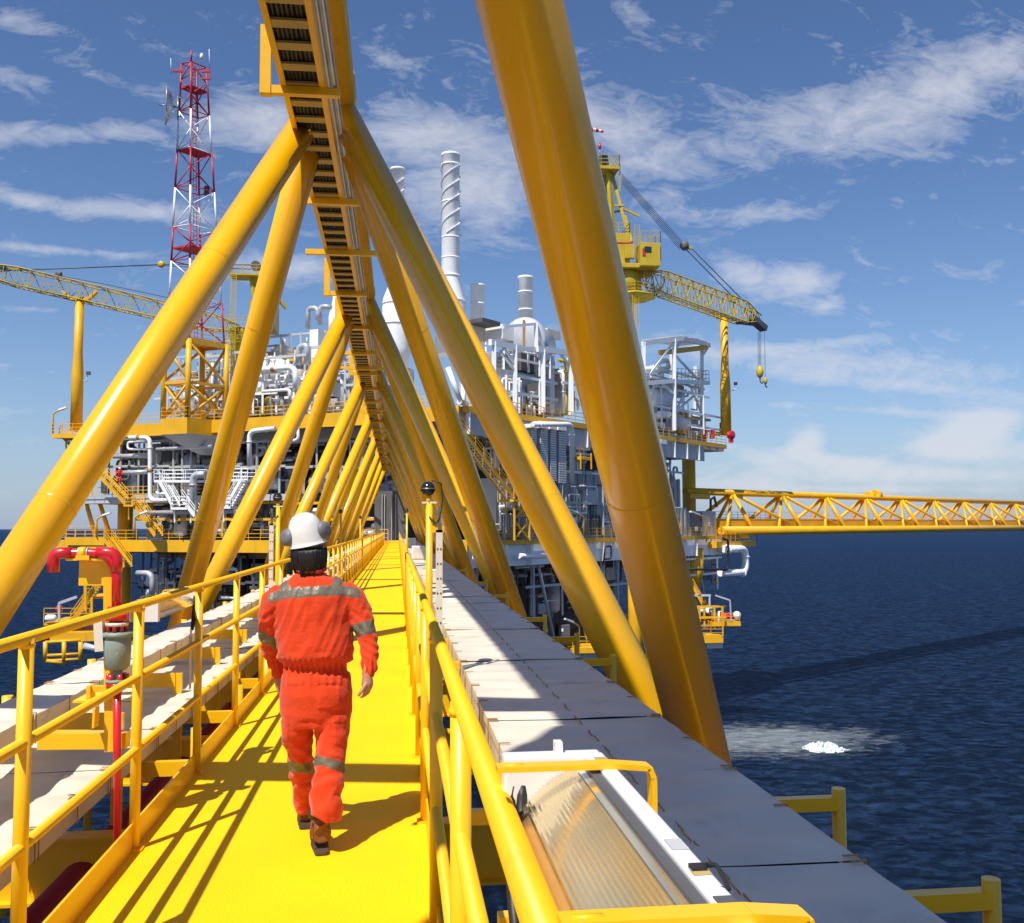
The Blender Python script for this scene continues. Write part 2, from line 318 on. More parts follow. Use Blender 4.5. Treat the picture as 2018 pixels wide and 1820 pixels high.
# ------------------------------------------------------------------ truss bridge
XC, ZT, ZB, HW, LP, Y1 = -.86, 7.81, -1.2, 3.66, 11.7726, 13.8752
XC2 = -.92
NP = 8
tn = lambda k: V((XC, Y1 + (k - 1) * LP, ZT))
bn = lambda k, s: V((XC2 + s * HW, Y1 + (k - 1.5) * LP, ZB))
YE = Y1 + 7 * LP
def brace_ends(k, kb, s):        # the braces meet the chord a little off its centre line
    g = .05 if kb == k else -.05
    return V(((-1.13 if s < 0 else -.93), Y1 + (k - 1) * LP + g, 7.867)), V(((-4.456 if s < 0 else 2.744), Y1 + (kb - 1.5) * LP, ZB))
def bridge():
    t = thing('truss_bridge', 'yellow tubular truss footbridge leading from the camera to the platform', 'bridge', (XC, Y1 + LP, ZB))
    o = part('top_chord', MB().tube([(XC, -9, ZT), (XC, YE, ZT)], .235, 28), M['brace'], t)
    for s in (-1, 1):
        part('bottom_chord', MB().tube([((-4.456 if s < 0 else 2.744), -9, ZB), ((-4.456 if s < 0 else 2.744), YE - 2, ZB)], .26, 20), M['brace'], t)
    br = None
    for k in range(0, NP + 1):
        for s in (-1, 1):
            for kb in (k, k + 1):
                if kb > NP: continue
                a, b = brace_ends(k, kb, s); d = (b - a)
                q = MB().tube([a + d * .012, a + d * .5, b - d * .01], .21, 32)
                for f in (.333, .667):               # weld seams
                    c = a + d * f; q.tube([c - d.normalized() * .006, c + d.normalized() * .006], .2125, 32, False)
                if br is None: br = part('brace', q, M['brace'], t)
                else: copy_of(br, t, q)
    # collars where the braces leave the top chord
    for k in range(0, NP + 1):
        part('node_sleeve', MB().tube([tn(k) - V((0, .8, 0)), tn(k) + V((0, .8, 0))], .245, 28), M['brace'], t)
    cb = None
    y = .9
    while y < YE - 2:                                  # floor beams under the walkway
        q = MB().ibeam((XC2 - HW + .2, y, -.62), (XC2 + HW - .2, y, -.62), .16, .42)
        if cb is None: cb = part('floor_beam', q, M['yellow'], t)
        else: copy_of(cb, t, q)
        y += LP / 4
    for x in (-1.2, .08): part('stringer', MB().ibeam((x, -6, -.26), (x, YE, -.26), .14, .28), M['yellow'], t)
    oc = None
    for y in (2.92, 3.98, 8.3, 10.0, 12.2, 16.4, 20.3, 26.2):          # outriggers that carry the right trunking
        q = MB().beam((.30, y, .43), (1.85, y, .43), .05, .055).tube([(1.86, y, -1.1), (1.86, y, .49)], .028, 14)
        if oc is None: oc = part('outrigger', q, M['yellow'], t)
        else: copy_of(oc, t, q)
    ol = None
    for y in (2.6, 7.3, 9.2, 11.1, 13, 16, 19, 22, 25):                               # and the left trunkings
        q = MB().beam((-2.72, y, .22), (-2.0, y, .22), .07, .12).tube([(-2.74, y, -1.1), (-2.74, y, .42)], .037, 12)
        q.beam((-2.0, y, -.12), (-1.42, y, -.12), .07, .10).tube([(-1.44, y, -.5), (-1.44, y, .16)], .037, 12)
        q.beam((-1.98, y, -.5), (-1.98, y, .28), .07, .05)
        if ol is None: ol = part('trunking_bracket', q, M['yellow'], t)
        else: copy_of(ol, t, q)
bridge()
def walkway():
    q = MB(); n = 24; y0 = -4; yn = YE - .4; ys = [y0 + (yn - y0) * i / n for i in range(n + 1)]
    q.box(-1.31, .19, y0, yn, -.12, 0)
    solo('walkway', q, M['deckyel'], kind='structure')
walkway()

# ------------------------------------------------------------------ walkway handrails
def post_y(px, py, X):
    d = ray(px, py); return X * d.y / d.x
def handrail(x, ys, label, inner, ht):
    t = thing('walkway_handrail', label, 'handrail', (x, ys[0], 0))
    for nm, z, r in (('top_rail', ht, .0222), ('middle_rail', .85, .0205), ('lower_rail', .49, .0205)):
        part(nm, MB().tube([(x, ys[0] - 3, z), (x, YE - 1, z)], r, 14), M['yellow'], t)
    part('toe_plate', MB().box(x - .014 if inner > 0 else x + .002, x - .002 if inner > 0 else x + .014, ys[0] - 3, YE - 1, -.02, .13), M['yellow'], t)
    p = None
    for y in ys:
        q = MB().tube([(x - inner * .0, y, -.05), (x, y, ht)], .0258, 16).tube([(x, y, ht - .035), (x, y, ht - .018)], [.0265, .031], 16).box(x - .045, x + .045, y - .045, y + .045, -.001, .012)
        if p is None: p = part('post', q, M['yellow'], t)
        else: copy_of(p, t, q)
yl = post_y(270, 1400, -1.30)
handrail(-1.30, [yl - 3 + 1.5 * i for i in range(62) if yl - 3 + 1.5 * i < YE - 2], 'yellow three-rail handrail beside the walking worker, left of the walkway', 1, 1.213)
yr = post_y(908, 1500, .155)
handrail(.155, [yr - 1.5 + 1.5 * i for i in range(64) if yr - 1.5 + 1.5 * i < YE - 2], 'yellow three-rail handrail between the walkway and the wide pale trunking', -1, 1.175)

# ------------------------------------------------------------------ cable trunkings
def trunking(x0, x1, zt, h, y0, y1, label, step=.61, cat='cable trunking', xclip=None, off=0.):
    t = thing('cable_trunking', label, cat, ((x0 + x1) / 2, y0, zt - h), 'pale cable trunkings along the bridge')
    sd = part('side_tray', MB().box(x0 + .012, x1 - .012, y0, y1, zt - h, zt - .055), M['cream'], t)
    p = cl = None; y = y0 + off; i = 0; jt = MB()
    rr = random.Random(int(x0 * 100) & 255)
    while y < y1:
        L = min(step * 2, y1 - y); q = MB(); ny = 26 if y < 20 else 3; nx = 10
        vs, fs = [], []
        dz = rr.uniform(-.003, .004)
        for a in range(ny + 1):
            for b in range(nx + 1):
                u = a / ny; w = b / nx; xx = x0 + (x1 - x0) * w
                wav = .010 * math.sin(u * 2 * math.pi * 3 + .5 * math.sin(3 * w + i)) * (.3 + .7 * math.sin(math.pi * w)) + .004 * noise.noise(V((xx * 3, (y + u * L) * 2, i)))
                if ny == 3: wav = 0
                vs.append((xx, y + .006 + (L - .012) * u, zt + dz + wav))
        for a in range(ny):
            for b in range(nx): fs.append((a * (nx + 1) + b, a * (nx + 1) + b + 1, (a + 1) * (nx + 1) + b + 1, (a + 1) * (nx + 1) + b))
        q.add(vs, fs, True)
        lip = .05
        for xx, s in ((x0, -1), (x1, 1)):               # turned-down lips
            q.box(xx - .003 if s < 0 else xx - .001, xx + .001 if s < 0 else xx + .003, y + .006, y + L - .006, zt - lip, zt + dz - .001)
        if p is None: p = part('cover_panel', q, M['cream'], t)
        else: copy_of(p, t, q)
        if y < 22:
            for yy in (y + .02, y + L * .5, y + L - .03):
                for xx, sg in ((x0, -1), (x1, 1)):
                    c = MB().box(xx + sg * .004 - .002, xx + sg * .004 + .002, yy, yy + .012, zt - h, zt + .007).box(xx - .05 if sg > 0 else xx - .006, xx + .006 if sg > 0 else xx + .05, yy, yy + .012, zt + .007, zt + .011)
                    if cl is None: cl = part('strap', c, M['brown'], t)
                    else: copy_of(cl, t, c)
            if ny > 3:
                px_ = x0 + (x1 - x0) * .5
                for k in range(10): jt.box(px_ - .002 + .008 * (k % 2), px_ + .002 + .008 * (k % 2), y + L * k / 10, y + L * (k + 1) / 10 - .004, zt + .002, zt + .0085)
        y += L; i += 1
    part('seam_strip', MB().box(x0 + .02, x1 - .02, y0 + .001, y1 - .001, zt - .06, zt - .045), M['dgrey'], t)
    (part('joint_sealant', jt, M['brown'], t) if x0 > 0 else None)
trunking(.52, 1.52, .5, .20, 0.3, YE - 4, 'wide pale flat-topped trunking right of the walkway, half in shadow', off=.36)
trunking(-2.48, -2.13, .5, .17, 1.0, YE - 4, 'narrow pale trunking on the left, higher than the shaded one', off=.2)
trunking(-2.62, -1.78, .10, .15, 1.0, YE - 4, 'wide lower trunking in shade just outside the left handrail', off=.5)

# ------------------------------------------------------------------ overhead cable ladder
def cable_ladder():
    ZL = 7.08; xl, xr = -1.46, -.92; y0, y1 = -8.0, YE - 1
    t = thing('cable_ladder', 'overhead cable ladder with dark cables under the top chord', 'cable ladder', (xl, y0, ZL))
    for x, s in ((xl, 1), (xr, -1)):
        q = MB().beam((x, y0, ZL + .06), (x, y1, ZL + .06), .012, .13)
        q.box(min(x, x + s * .07), max(x, x + s * .07), y0, y1, ZL - .018, ZL - .006)
        part('side_rail', q, M['yellow'], t)
    n = 0; r = None; rest = MB(); y = y0 + .3
    while y < y1:
        q = (MB() if n < 100 else rest).box(xl + .02, xr - .02, y, y + .17, ZL, ZL + .03)
        if n < 100:
            if r is None: r = part('rung', q, M['rung'], t)
            else: copy_of(r, t, q)
        y += .5; n += 1
    part('rung', rest, M['rung'], t, kind='stuff')
    rr = random.Random(5); c = None
    xs = [xl + .055 + .0505 * i for i in range(10)]  # row lengthened by one added cable to close a gap passing sun
    for i, x in enumerate(xs):
        pts = [(x + rr.uniform(-.006, .006), y0 + k * 2, ZL + .065 + rr.uniform(-.004, .006)) for k in range(int((y1 - y0) / 2) + 1)]
        m = M['orange'] if i == 9 else M['black']
        part('cable', MB().tube(pts, .029 if i != 9 else .022, 8), m, t, 'orange cable' if i == 9 else None)
    part('cable', MB().tube([(xl + .035, y0, ZL + .06), (xl + .035, y1, ZL + .06)], .012, 6), M['orange'], t, 'orange cable')
    part('conduit', MB().tube([(xr + .115, y0, ZL + .05), (xr + .115, y1, ZL + .05)], .035, 10), M['galv'], t)  # one conduit of the two is added to keep sun off the trunking
    part('conduit', MB().tube([(xr + .05, y0, ZL + .02), (xr + .05, y1, ZL + .02)], .03, 10), M['galv'], t)
    # hangers and cross bars
    hg = lb = None
    hang = [11.9, 22.4, 26.2] + [22.4 + LP * k for k in range(1, 7)] + [26.2 + LP * k for k in range(1, 6)]
    long_ = [16.0, 19.0] + [30.1 + LP * k - (0) for k in range(0, 6)] + [33.0 + LP * k for k in range(0, 6)]
    for y in hang:
        if y > YE - 1: continue
        q = MB().beam((xl - .14, y, ZL - .06), (xr + .18, y, ZL - .06), .10, .10)
        q.beam((xl - .19, y, ZL - .12), (xl - .19, y, ZT + .02), .13, .13)
        q.beam((xl - .19, y, ZT - .1), (XC, y, ZT - .1), .08, .08)
        if hg is None: hg = part('hanger', q, M['yellow'], t)
        else: copy_of(hg, t, q)
    for y in long_:
        if y > YE - 1: continue
        k = math.floor((y - Y1) / LP); dy = y - (Y1 + k * LP); f = dy / (LP / 2)
        w = HW * (ZT - ZL + .05) / (ZT - ZB) + .02
        w = max(w, .34)
        # bar rests between the two braces leaving this node
        ww = .55 if dy > 4 else .42
        q = MB().beam((XC - ww * 1.75, y, ZL - .06), (XC + ww * 1.2, y, ZL - .06), .09, .10)
        if lb is None: lb = part('cross_bar', q, M['yellow'], t)
        else: copy_of(lb, t, q)
cable_ladder()
# ------------------------------------------------------------------ the platform: two faces that meet at a corner by the bridge
CC = V((6.0, 90.0, 0)); VL = V((-.869, .495, 0)).normalized(); VR = V((.70, .714, 0)).normalized()
NL = V((-VL.y, VL.x, 0)); NL = NL if NL.y < 0 else -NL
NR = V((-VR.y, VR.x, 0)); NR = NR if NR.y < 0 else -NR
def P(face, px, py, o=0.0):
    "point of a face plane (L, R; or the plane at distance Y) on the measured sight line, o metres in front of the face"
    if isinstance(face, (int, float)): return at(px, py, face - o)
    n = NL if face == 'L' else NR; d = ray(px, py); c = CC + n * o
    return EYE + d * ((c - EYE).dot(n) / d.dot(n))
def crop(x0, y0, s): return lambda x, y: (x0 + s * x, y0 + s * y)
A_ = crop(95.9, 799, .2107); B_ = crop(319.6, 543.3, .2217); C_ = crop(831, 607, .2107); D_ = crop(1214.5, 575.3, .2107)
E_ = crop(1022.7, 958.8, .2376); F_ = crop(1374, 926.8, .319); G_ = crop(0, 958.8, .1756); H_ = crop(1054.7, 223.7, .2534); I_ = crop(287.6, 95.9, .2812); J_ = crop(0, 0, .3512)
def axes(face):
    if face == 'L': return -VL, -NL
    if face == 'R': return VR, -NR
    return V((1, 0, 0)), V((0, 1, 0))
def fb(mb, face, x0, y0, x1, y1, o=0., depth=1., n=None):
    "box lying along a face: x0..x1, y0..y1 of its front, then depth metres back"
    ym = (y0 + y1) / 2; p0 = P(face, x0, ym, o); p1 = P(face, x1, ym, o); xm = (x0 + x1) / 2
    zt = P(face, xm, y0, o).z; zb = P(face, xm, y1, o).z; _, inn = axes(face); k = inn * depth
    c = []
    for z in (zb, zt):
        for q in (p0, p1, p1 + k, p0 + k): c.append(V((q.x, q.y, z)))
    return mb.hexa(c)
def fp(face, pts, tr=None):
    r = []
    for p in pts:
        x, y = (tr(p[0], p[1]) if tr else p[:2]); r.append(P(face, x, y, p[2] if len(p) > 2 else 0.))
    return r
def rail(mb, a, b, h=1.1, step=1.5, r=.035, mids=2):
    a = V(a); b = V(b); L = (b - a).length; n = max(1, round(L / step)); u = V((0, 0, 1))
    for i in range(n + 1): p = a + (b - a) * (i / n); mb.beam(p, p + u * h, r * 1.7, r * 1.7)
    for k in range(mids + 1): z = h * (1 - k * .36); mb.beam(a + u * z, b + u * z, r * 1.7, r * 1.7)
    return mb
def stair(name, label, a, b, width, side, m, cat='staircase', rails=True):
    "flight from a (top) to b (bottom); side = horizontal direction of its width"
    t = thing(name, label, cat, b); a = V(a); b = V(b); sd = V(side).normalized() * width
    for k in (0, 1): part('stringer', MB().beam(a + sd * k, b + sd * k, .09, .30), m, t)
    n = max(4, int(abs(a.z - b.z) / .24)); q = MB()
    for i in range(n + 1): p = a + (b - a) * (i / n); q.beam(p, p + sd, .26, .04)
    part('treads', q, M['galv'] if m is not M['white'] else M['lgrey'], t)
    if rails:
        for k in (0, 1):
            q = MB(); A = a + sd * k; Bq = b + sd * k; nn = max(2, int((Bq - A).length / 1.4)); u = V((0, 0, 1))
            for i in range(nn + 1): p = A + (Bq - A) * (i / nn); q.beam(p, p + u * 1.05, .06)
            for z in (1.05, .7, .35): q.beam(A + u * z, Bq + u * z, .06)
            part('handrail', q, m, t)
    return t
ZU, ZL_ = 13.0, .3           # top of the upper and lower deck
LU, RU = 47.0, 57.0
plat = thing('offshore_platform', 'large offshore platform of yellow decks and legs at the end of the footbridge', 'oil platform', CC + V((0, 0, SEAZ)))
def slab(z0, z1, lu, ru, inset=0., a0=0.):
    c = CC - NL * inset * .5 - NR * inset * .5; q = [c, c + VR * ru, c + VR * ru + VL * lu, c + VL * lu]
    return MB().hexa([V((p.x, p.y, z0)) for p in q] + [V((p.x, p.y, z1)) for p in q])
def edge(face, z0, z1, u0, u1, o, th=.2, mb=None):
    v = VL if face == 'L' else VR; n = NL if face == 'L' else NR; a = CC + v * u0 + n * o; b = CC + v * u1 + n * o; k = -n * th
    q = [a, b, b + k, a + k]
    return (mb or MB()).hexa([V((p.x, p.y, z0)) for p in q] + [V((p.x, p.y, z1)) for p in q])
part('upper_deck', slab(ZU - .9, ZU, LU, RU, 1.0), M['lgrey'], plat)
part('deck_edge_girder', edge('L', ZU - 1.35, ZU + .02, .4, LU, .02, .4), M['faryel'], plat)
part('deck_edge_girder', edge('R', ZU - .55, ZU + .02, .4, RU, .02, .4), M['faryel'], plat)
q = MB(); u = 1.0
gp_ = edge('R', ZU - 2.6, ZU - .56, 1.0, RU - 6, -.45, .1)
part('deck_web_plate', gp_, M['lgrey'], plat)
st = None
while u < RU - 6:
    q = MB(); a = CC + VR * u + NR * .05
    q.hexa([V((p.x, p.y, z)) for z in (ZU - 2.6, ZU - .57) for p in (a, a + VR * .12, a + VR * .12 - NR * .48, a - NR * .48)])
    if st is None: st = part('deck_stiffener', q, M['white'], plat)
    else: copy_of(st, plat, q)
    u += 3.4
part('lower_deck', slab(ZL_ - .7, ZL_, LU + 5, RU + 4, 1.0), M['lgrey'], plat)
part('deck_edge_girder', edge('L', ZL_ - 1.25, ZL_ + .02, -.5, LU + 9, .03, .4), M['faryel'], plat)
part('deck_edge_girder', edge('R', ZL_ - .45, ZL_ + .02, .4, RU + 7, .03, .4), M['faryel'], plat)
part('deck_web_plate', edge('R', ZL_ - 2.6, ZL_ - .46, 1, RU + 2, -.5, .1), M['white'], plat)
st = None; u = 1.5
while u < RU + 2:
    q = MB(); a = CC + VR * u + NR * .04
    q.hexa([V((p.x, p.y, z)) for z in (ZL_ - 2.6, ZL_ - .47) for p in (a, a + VR * .14, a + VR * .14 - NR * .5, a - NR * .5)])
    if st is None: st = part('deck_stiffener', q, M['white'], plat)
    else: copy_of(st, plat, q)
    u += 4.6
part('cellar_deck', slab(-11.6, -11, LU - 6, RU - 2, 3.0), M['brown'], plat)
part('mezzanine_deck', edge('L', 4.4, 5.05, 20, LU + 2, -.4, 9), M['lgrey'], plat)
# guard rails round the decks
for f, z, u0, u1 in (('L', ZU, 1, LU), ('R', ZU, 1, RU), ('L', ZL_, 8, LU + 9), ('R', ZL_, 2, RU + 7), ('L', 5.05, 24, LU + 2)):
    v = VL if f == 'L' else VR; n = NL if f == 'L' else NR
    part('guard_rail', rail(MB(), CC + v * u0 + n * -.05 + V((0, 0, z)), CC + v * u1 + n * -.05 + V((0, 0, z))), M['faryel'], plat)
# legs
def leg(cx, cy, w, ztop, m='faryel'):
    pass
for px, w, Y, zt in ((245, 46 / 1900 * 118, 118, ZU - 1), (1360, 27 / 1900 * 138, 138, ZU - 1), (1250, 27 / 1900 * 106, 106, ZL_ - 2), (560, 30 / 1900 * 104, 104, ZL_ - 1), (820, 36 / 1900 * 97, 99, ZL_ - 1), (1080, 2.0, 128, ZU - 1)):
    p = at(px, 1100, Y); part('leg', MB().lathe((p.x, p.y, SEAZ - 3), [(w / 2 if px != 245 else .85, 0), (w / 2 if px != 245 else .85, 18), (w / 2 if px != 245 else .85, zt - SEAZ + 3)], 24), M['faryel'], plat)
for (a, b) in (((345, 890), (440, 1235)), ((470, 890), (580, 1235))):
    a = P(116, *A_(*a)); b = P(116, *A_(*b)); part('brace', MB().tube([a, b], .24, 10), M['faryel'], plat)
for a, b in (((1270, 1215), (1340, 1110)),): part('brace', MB().tube([at(a[0], a[1], 112), at(b[0], b[1], 118)], .4, 10), M['faryel'], plat)
# jutting lower landing on the far left
q = MB(); fb(q, 'L', *A_(150, 1235), *A_(520, 1310), .5, 5); part('side_landing', q, M['faryel'], plat)
a, b = P('L', *A_(165, 1235), .5), P('L', *A_(520, 1235), .5); part('guard_rail', rail(MB(), a, b, 1.25), M['faryel'], plat)
# cross members under the decks
q = None
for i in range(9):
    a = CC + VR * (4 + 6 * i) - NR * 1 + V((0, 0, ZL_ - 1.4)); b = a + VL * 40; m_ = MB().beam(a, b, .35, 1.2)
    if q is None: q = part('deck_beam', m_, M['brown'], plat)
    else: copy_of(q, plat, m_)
q = None
for i in range(9):
    a = CC + VR * (4 + 6 * i) - NR * 1 + V((0, 0, ZU - 1.6)); b = a + VL * 40; m_ = MB().beam(a, b, .35, 1.2)
    if q is None: q = part('deck_beam', m_, M['grey'], plat)
    else: copy_of(q, plat, m_)
# dark doorway at the end of the walkway
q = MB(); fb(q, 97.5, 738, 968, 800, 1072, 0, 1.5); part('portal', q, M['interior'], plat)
q = MB()
for x in (752, 757, 771, 779): fb(q, 97.3, x, 974, x + 1.6, 1070, 0, .1)
part('portal_cladding_rib', q, M['grey'], plat)

# ------------------------------------------------------------------ clutter modules: pipework, vessels and frames
def module(label, face, x0, y0, x1, y1, o0, o1, seed, mats=('pipe', 'white', 'interior'), npipe=10, nves=3, nframe=4, cat='process module', frame='lgrey', rr_=(.09, .26), box=2):
    "skid of pipes, vessels and frames inside a box of a face: x, y of its front, o0 front offset, o1 back offset"
    rr = random.Random(seed); ax, inn = axes(face)
    p00 = P(face, x0, y1, o0); p10 = P(face, x1, y1, o0); zt = P(face, (x0 + x1) / 2, y0, o0).z; zb = P(face, (x0 + x1) / 2, y1, o0).z
    L = (p10 - p00).dot(ax); Dp = o0 - o1; H = zt - zb
    if L < 0: p00 = p10; L = -L
    o = V((p00.x, p00.y, zb))
    g = lambda u, w, h: o + ax * (u * L) + inn * (w * Dp) + V((0, 0, h * H))
    t = thing('process_module', label, cat, g(.5, .5, 0))
    fm = M[frame]
    for i in range(nframe):
        u = (i + .5) / nframe; w = rr.choice((.02, .3)); q = MB().beam(g(u, w, 0), g(u, w, 1), .2, .2)
        part('post', q, fm, t)
    for h in (.5, .98):
        part('beam', MB().beam(g(0, .03, h), g(1, .03, h), .18, .26), fm, t)
    for i in range(nves):
        u = rr.uniform(.1, .9); w = rr.uniform(.25, .8); r = rr.uniform(.09, .2) * min(H, 7); h0 = rr.choice((0, 0, .5)); m = M[rr.choice(mats)]
        if rr.random() < .55:
            hh = min(H * rr.uniform(.35, .8), H * (1 - h0)); q = MB().lathe(g(u, w, h0), [(r * .5, 0), (r, r * .35), (r, hh - r * .4), (r * .6, hh - r * .1), (.05, hh)], 14)
        else:
            ln = rr.uniform(2, 4) ; q = MB().lathe(g(u, w, h0) + V((0, 0, r + .4)) - ax * ln / 2, [(.05, 0), (r * .7, r * .15), (r, r * .5), (r, ln - r * .5), (r * .7, ln - r * .15), (.05, ln)], 14, ax)
        part('vessel', q, m, t)
    for i in range(box):
        u = rr.uniform(.05, .8); w = rr.uniform(.3, .6); q = MB(); a = g(u, w, rr.choice((0, .5))); s1 = rr.uniform(1, 2.4); s2 = rr.uniform(.8, 2); 
        c = [a, a + ax * s1, a + ax * s1 + inn * 1.5, a + inn * 1.5]; q.hexa(c + [p + V((0, 0, s2)) for p in c]); part('cabinet', q, M[rr.choice(('grey', 'interior', 'lgrey'))], t)
    for i in range(npipe):
        r = rr.uniform(*rr_); m = M[rr.choice(mats)]; u0 = rr.uniform(0, .9); u1 = min(1, u0 + rr.uniform(.1, .5)); w = rr.uniform(.02, .7); h = rr.uniform(.08, .95)
        k = rr.random(); h2 = min(.98, max(0, h + rr.choice((-1, 1)) * rr.uniform(.15, .5)))
        if k < .35: pts = [g(u0, w, h), g(u1, w, h)]
        elif k < .7: pts = [g(u0, w, h), g(u1, w, h), g(u1, w, h2)]
        elif k < .85: pts = [g(u0, w, 0), g(u0, w, h), g(u1, w, h), g(u1, w, h2)]
        else: pts = [g(u0, w, 0), g(u0, w, h), g(u0, min(1, w + .3), h), g(u0, min(1, w + .3), 0)]
        q = MB().pipe(pts, r, 8)
        for f in (.3, .75):
            j = min(len(pts) - 2, int(f * (len(pts) - 1))); a, b = pts[j], pts[j + 1]
            if (b - a).length > 1.2: c = a + (b - a) * .5; dd = (b - a).normalized(); q.tube([c - dd * .06, c + dd * .06], r * 1.5, 8)
        part('pipe', q, m, t)
    return t
dk = ('pipe', 'interior', 'interior', 'grey', 'pipe')
i = 0
for x0, x1, lb in ((190, 262, 'behind the upper yellow stairs'), (262, 330, 'behind the tall white pipe'), (330, 400, 'above the left white stairs'), (400, 470, 'between the two white staircases'), (470, 560, 'right of the white stairs'), (560, 660, 'behind the middle left braces'), (660, 735, 'just left of the walkway end')):
    module('shaded grey pipework under the upper deck, ' + lb, 'L', x0, 868, x1, 972, -1.5, -9, 20 + i, dk, 20, 4, 4, frame='grey'); i += 1
for x0, x1, lb in ((262, 345, 'below the yellow stairs'), (345, 450, 'below the left white stairs'), (450, 560, 'beneath the long grey pipe'), (560, 735, 'left of the dark walkway portal')):
    module('grey machinery standing on the lower deck, ' + lb, 'L', x0, 990, x1, 1058, -1.2, -8, 40 + i, dk + ('white',), 18, 4, 4, frame='faryel'); i += 1
# solid dark bulkheads deep inside
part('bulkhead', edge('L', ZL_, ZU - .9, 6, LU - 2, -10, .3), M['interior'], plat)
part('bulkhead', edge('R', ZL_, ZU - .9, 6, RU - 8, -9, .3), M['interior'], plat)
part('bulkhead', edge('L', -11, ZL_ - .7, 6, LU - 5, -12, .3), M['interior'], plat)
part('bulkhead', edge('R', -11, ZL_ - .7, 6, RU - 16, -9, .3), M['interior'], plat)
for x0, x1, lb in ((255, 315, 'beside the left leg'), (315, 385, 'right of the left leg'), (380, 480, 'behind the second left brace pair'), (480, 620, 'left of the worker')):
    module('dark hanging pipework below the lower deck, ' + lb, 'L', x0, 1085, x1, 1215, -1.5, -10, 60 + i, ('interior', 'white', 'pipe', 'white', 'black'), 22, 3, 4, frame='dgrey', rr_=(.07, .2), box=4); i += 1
for x0, x1, lb in ((900, 1010, 'right of the far braces'), (1040, 1150, 'between two large right braces'), (1150, 1260, 'behind the thick right brace'), (1290, 1370, 'right of the thickest brace')):
    module('dark hanging pipework below the lower deck, ' + lb, 'R', x0, 1092, x1, 1215 if x0 < 1200 else 1160, -1.0, -9, 70 + i, ('interior', 'dgrey', 'white', 'lgrey', 'brown'), 22, 3, 4, frame='lgrey', rr_=(.07, .2), box=4); i += 1
# on the upper deck, left
for x0, x1, y0, lb, o in ((300, 372, 745, 'left of the yellow tower base', -4), (372, 450, 700, 'inside the yellow tower base', -7), (450, 520, 690, 'behind the second left brace', -3), (520, 600, 700, 'right of the second left brace', -2), (600, 668, 680, 'left of the third brace pair', -4), (668, 745, 700, 'behind the cable ladder', -5)):
    module('white process equipment on the upper deck, ' + lb, 'L', x0, y0, x1, 815 if x0 > 450 else 822, o, o - 9, 90 + i, ('white', 'pipe', 'lgrey', 'stain', 'cream', 'pipe'), 24, 5, 4, frame='lgrey', rr_=(.07, .22)); i += 1
for x0, x1, y0, y1, lb, o in ((960, 1090, 690, 800, 'under the white steel frame', -4), (1110, 1150, 700, 815, 'left of the thick right brace', -3), (1285, 1345, 800, 848, 'below the white tank', -2), (1345, 1425, 815, 868, 'beside the boom rest column', -1.5)):
    module('pale process equipment on the upper deck, ' + lb, 'R', x0, y0, x1, y1, o, o - 6, 110 + i, ('white', 'pipe', 'lgrey', 'stain', 'craneyel'), 20, 4, 3, frame='white', rr_=(.07, .2)); i += 1

for x0, x1, y0, lb in ((320, 420, 700, 'far back behind the mast frame'), (440, 540, 665, 'far back behind the left crane foot'), (540, 640, 655, 'far back below the left grey inverted U pipe'), (640, 745, 670, 'far back behind the cable ladder')):
    module('crowded pale process equipment, ' + lb, 'L', x0, y0, x1, 800, -13, -22, 130 + i, ('white', 'pipe', 'lgrey', 'stain', 'cream'), 24, 6, 5, frame='lgrey', box=5); i += 1
    a, b = P('L', x0, y0 + 55, -12.5), P('L', x1, y0 + 55, -12.5); part('guard_rail', rail(MB().beam(a, b, .5, .3), a, b, 1.2), M['faryel'], plat)
for x0, x1, y0, lb in ((470, 545, 735, 'in front, right of the second left brace'), (560, 640, 745, 'in front, left of the third brace pair')):
    module('thin pale pipework at the upper deck edge, ' + lb, 'L', x0, y0, x1, 818, -.5, -3, 150 + i, ('white', 'pipe', 'craneyel', 'white'), 20, 2, 4, frame='white', rr_=(.05, .13), box=3); i += 1
for x0, x1, y0, y1, lb in ((1000, 1100, 745, 815, 'at the foot of the white steel frame'), (1290, 1400, 770, 850, 'inside the right white frame')):
    module('thin pale pipework on the right upper deck, ' + lb, 'R', x0, y0, x1, y1, -.5, -4, 170 + i, ('white', 'pipe', 'faryel', 'white', 'lgrey'), 22, 2, 4, frame='white', rr_=(.05, .13), box=3); i += 1

for x0, x1, y0, y1, lb in ((985, 1045, 835, 925, 'left of the hanging louvred panels'), (1130, 1165, 860, 930, 'just left of the thick brace'), (1290, 1350, 900, 960, 'left of the right platform column')):
    module('dense grey pipework between the right decks, ' + lb, 'R', x0, y0, x1, y1, -.6, -6, 190 + i, ('pipe', 'lgrey', 'interior', 'white'), 20, 3, 4, frame='lgrey', rr_=(.07, .2), box=3); i += 1
for x0, x1, y0, y1, lb in ((1010, 1095, 690, 740, 'beside the horizontal drum'), (1285, 1390, 735, 775, 'on the upper floor of the white frame')):
    module('pale vessels and pipes high up, ' + lb, 'R', x0, y0, x1, y1, -3, -8, 210 + i, ('white', 'pipe', 'cream', 'faryel'), 18, 3, 4, frame='white', rr_=(.06, .16), box=2); i += 1
q = None
for u_ in (7, 13, 19, 25, 31, 37, 43, 49):       # raking struts under the lower deck
    m_ = MB().tube([CC + VR * u_ - NR * .8 + V((0, 0, ZL_ - 2.6)), CC + VR * (u_ + 3) - NR * .8 + V((0, 0, -10.8))], .16, 8)
    if q is None: q = part('raking_strut', m_, M['grey'], plat)
    else: copy_of(q, plat, m_)

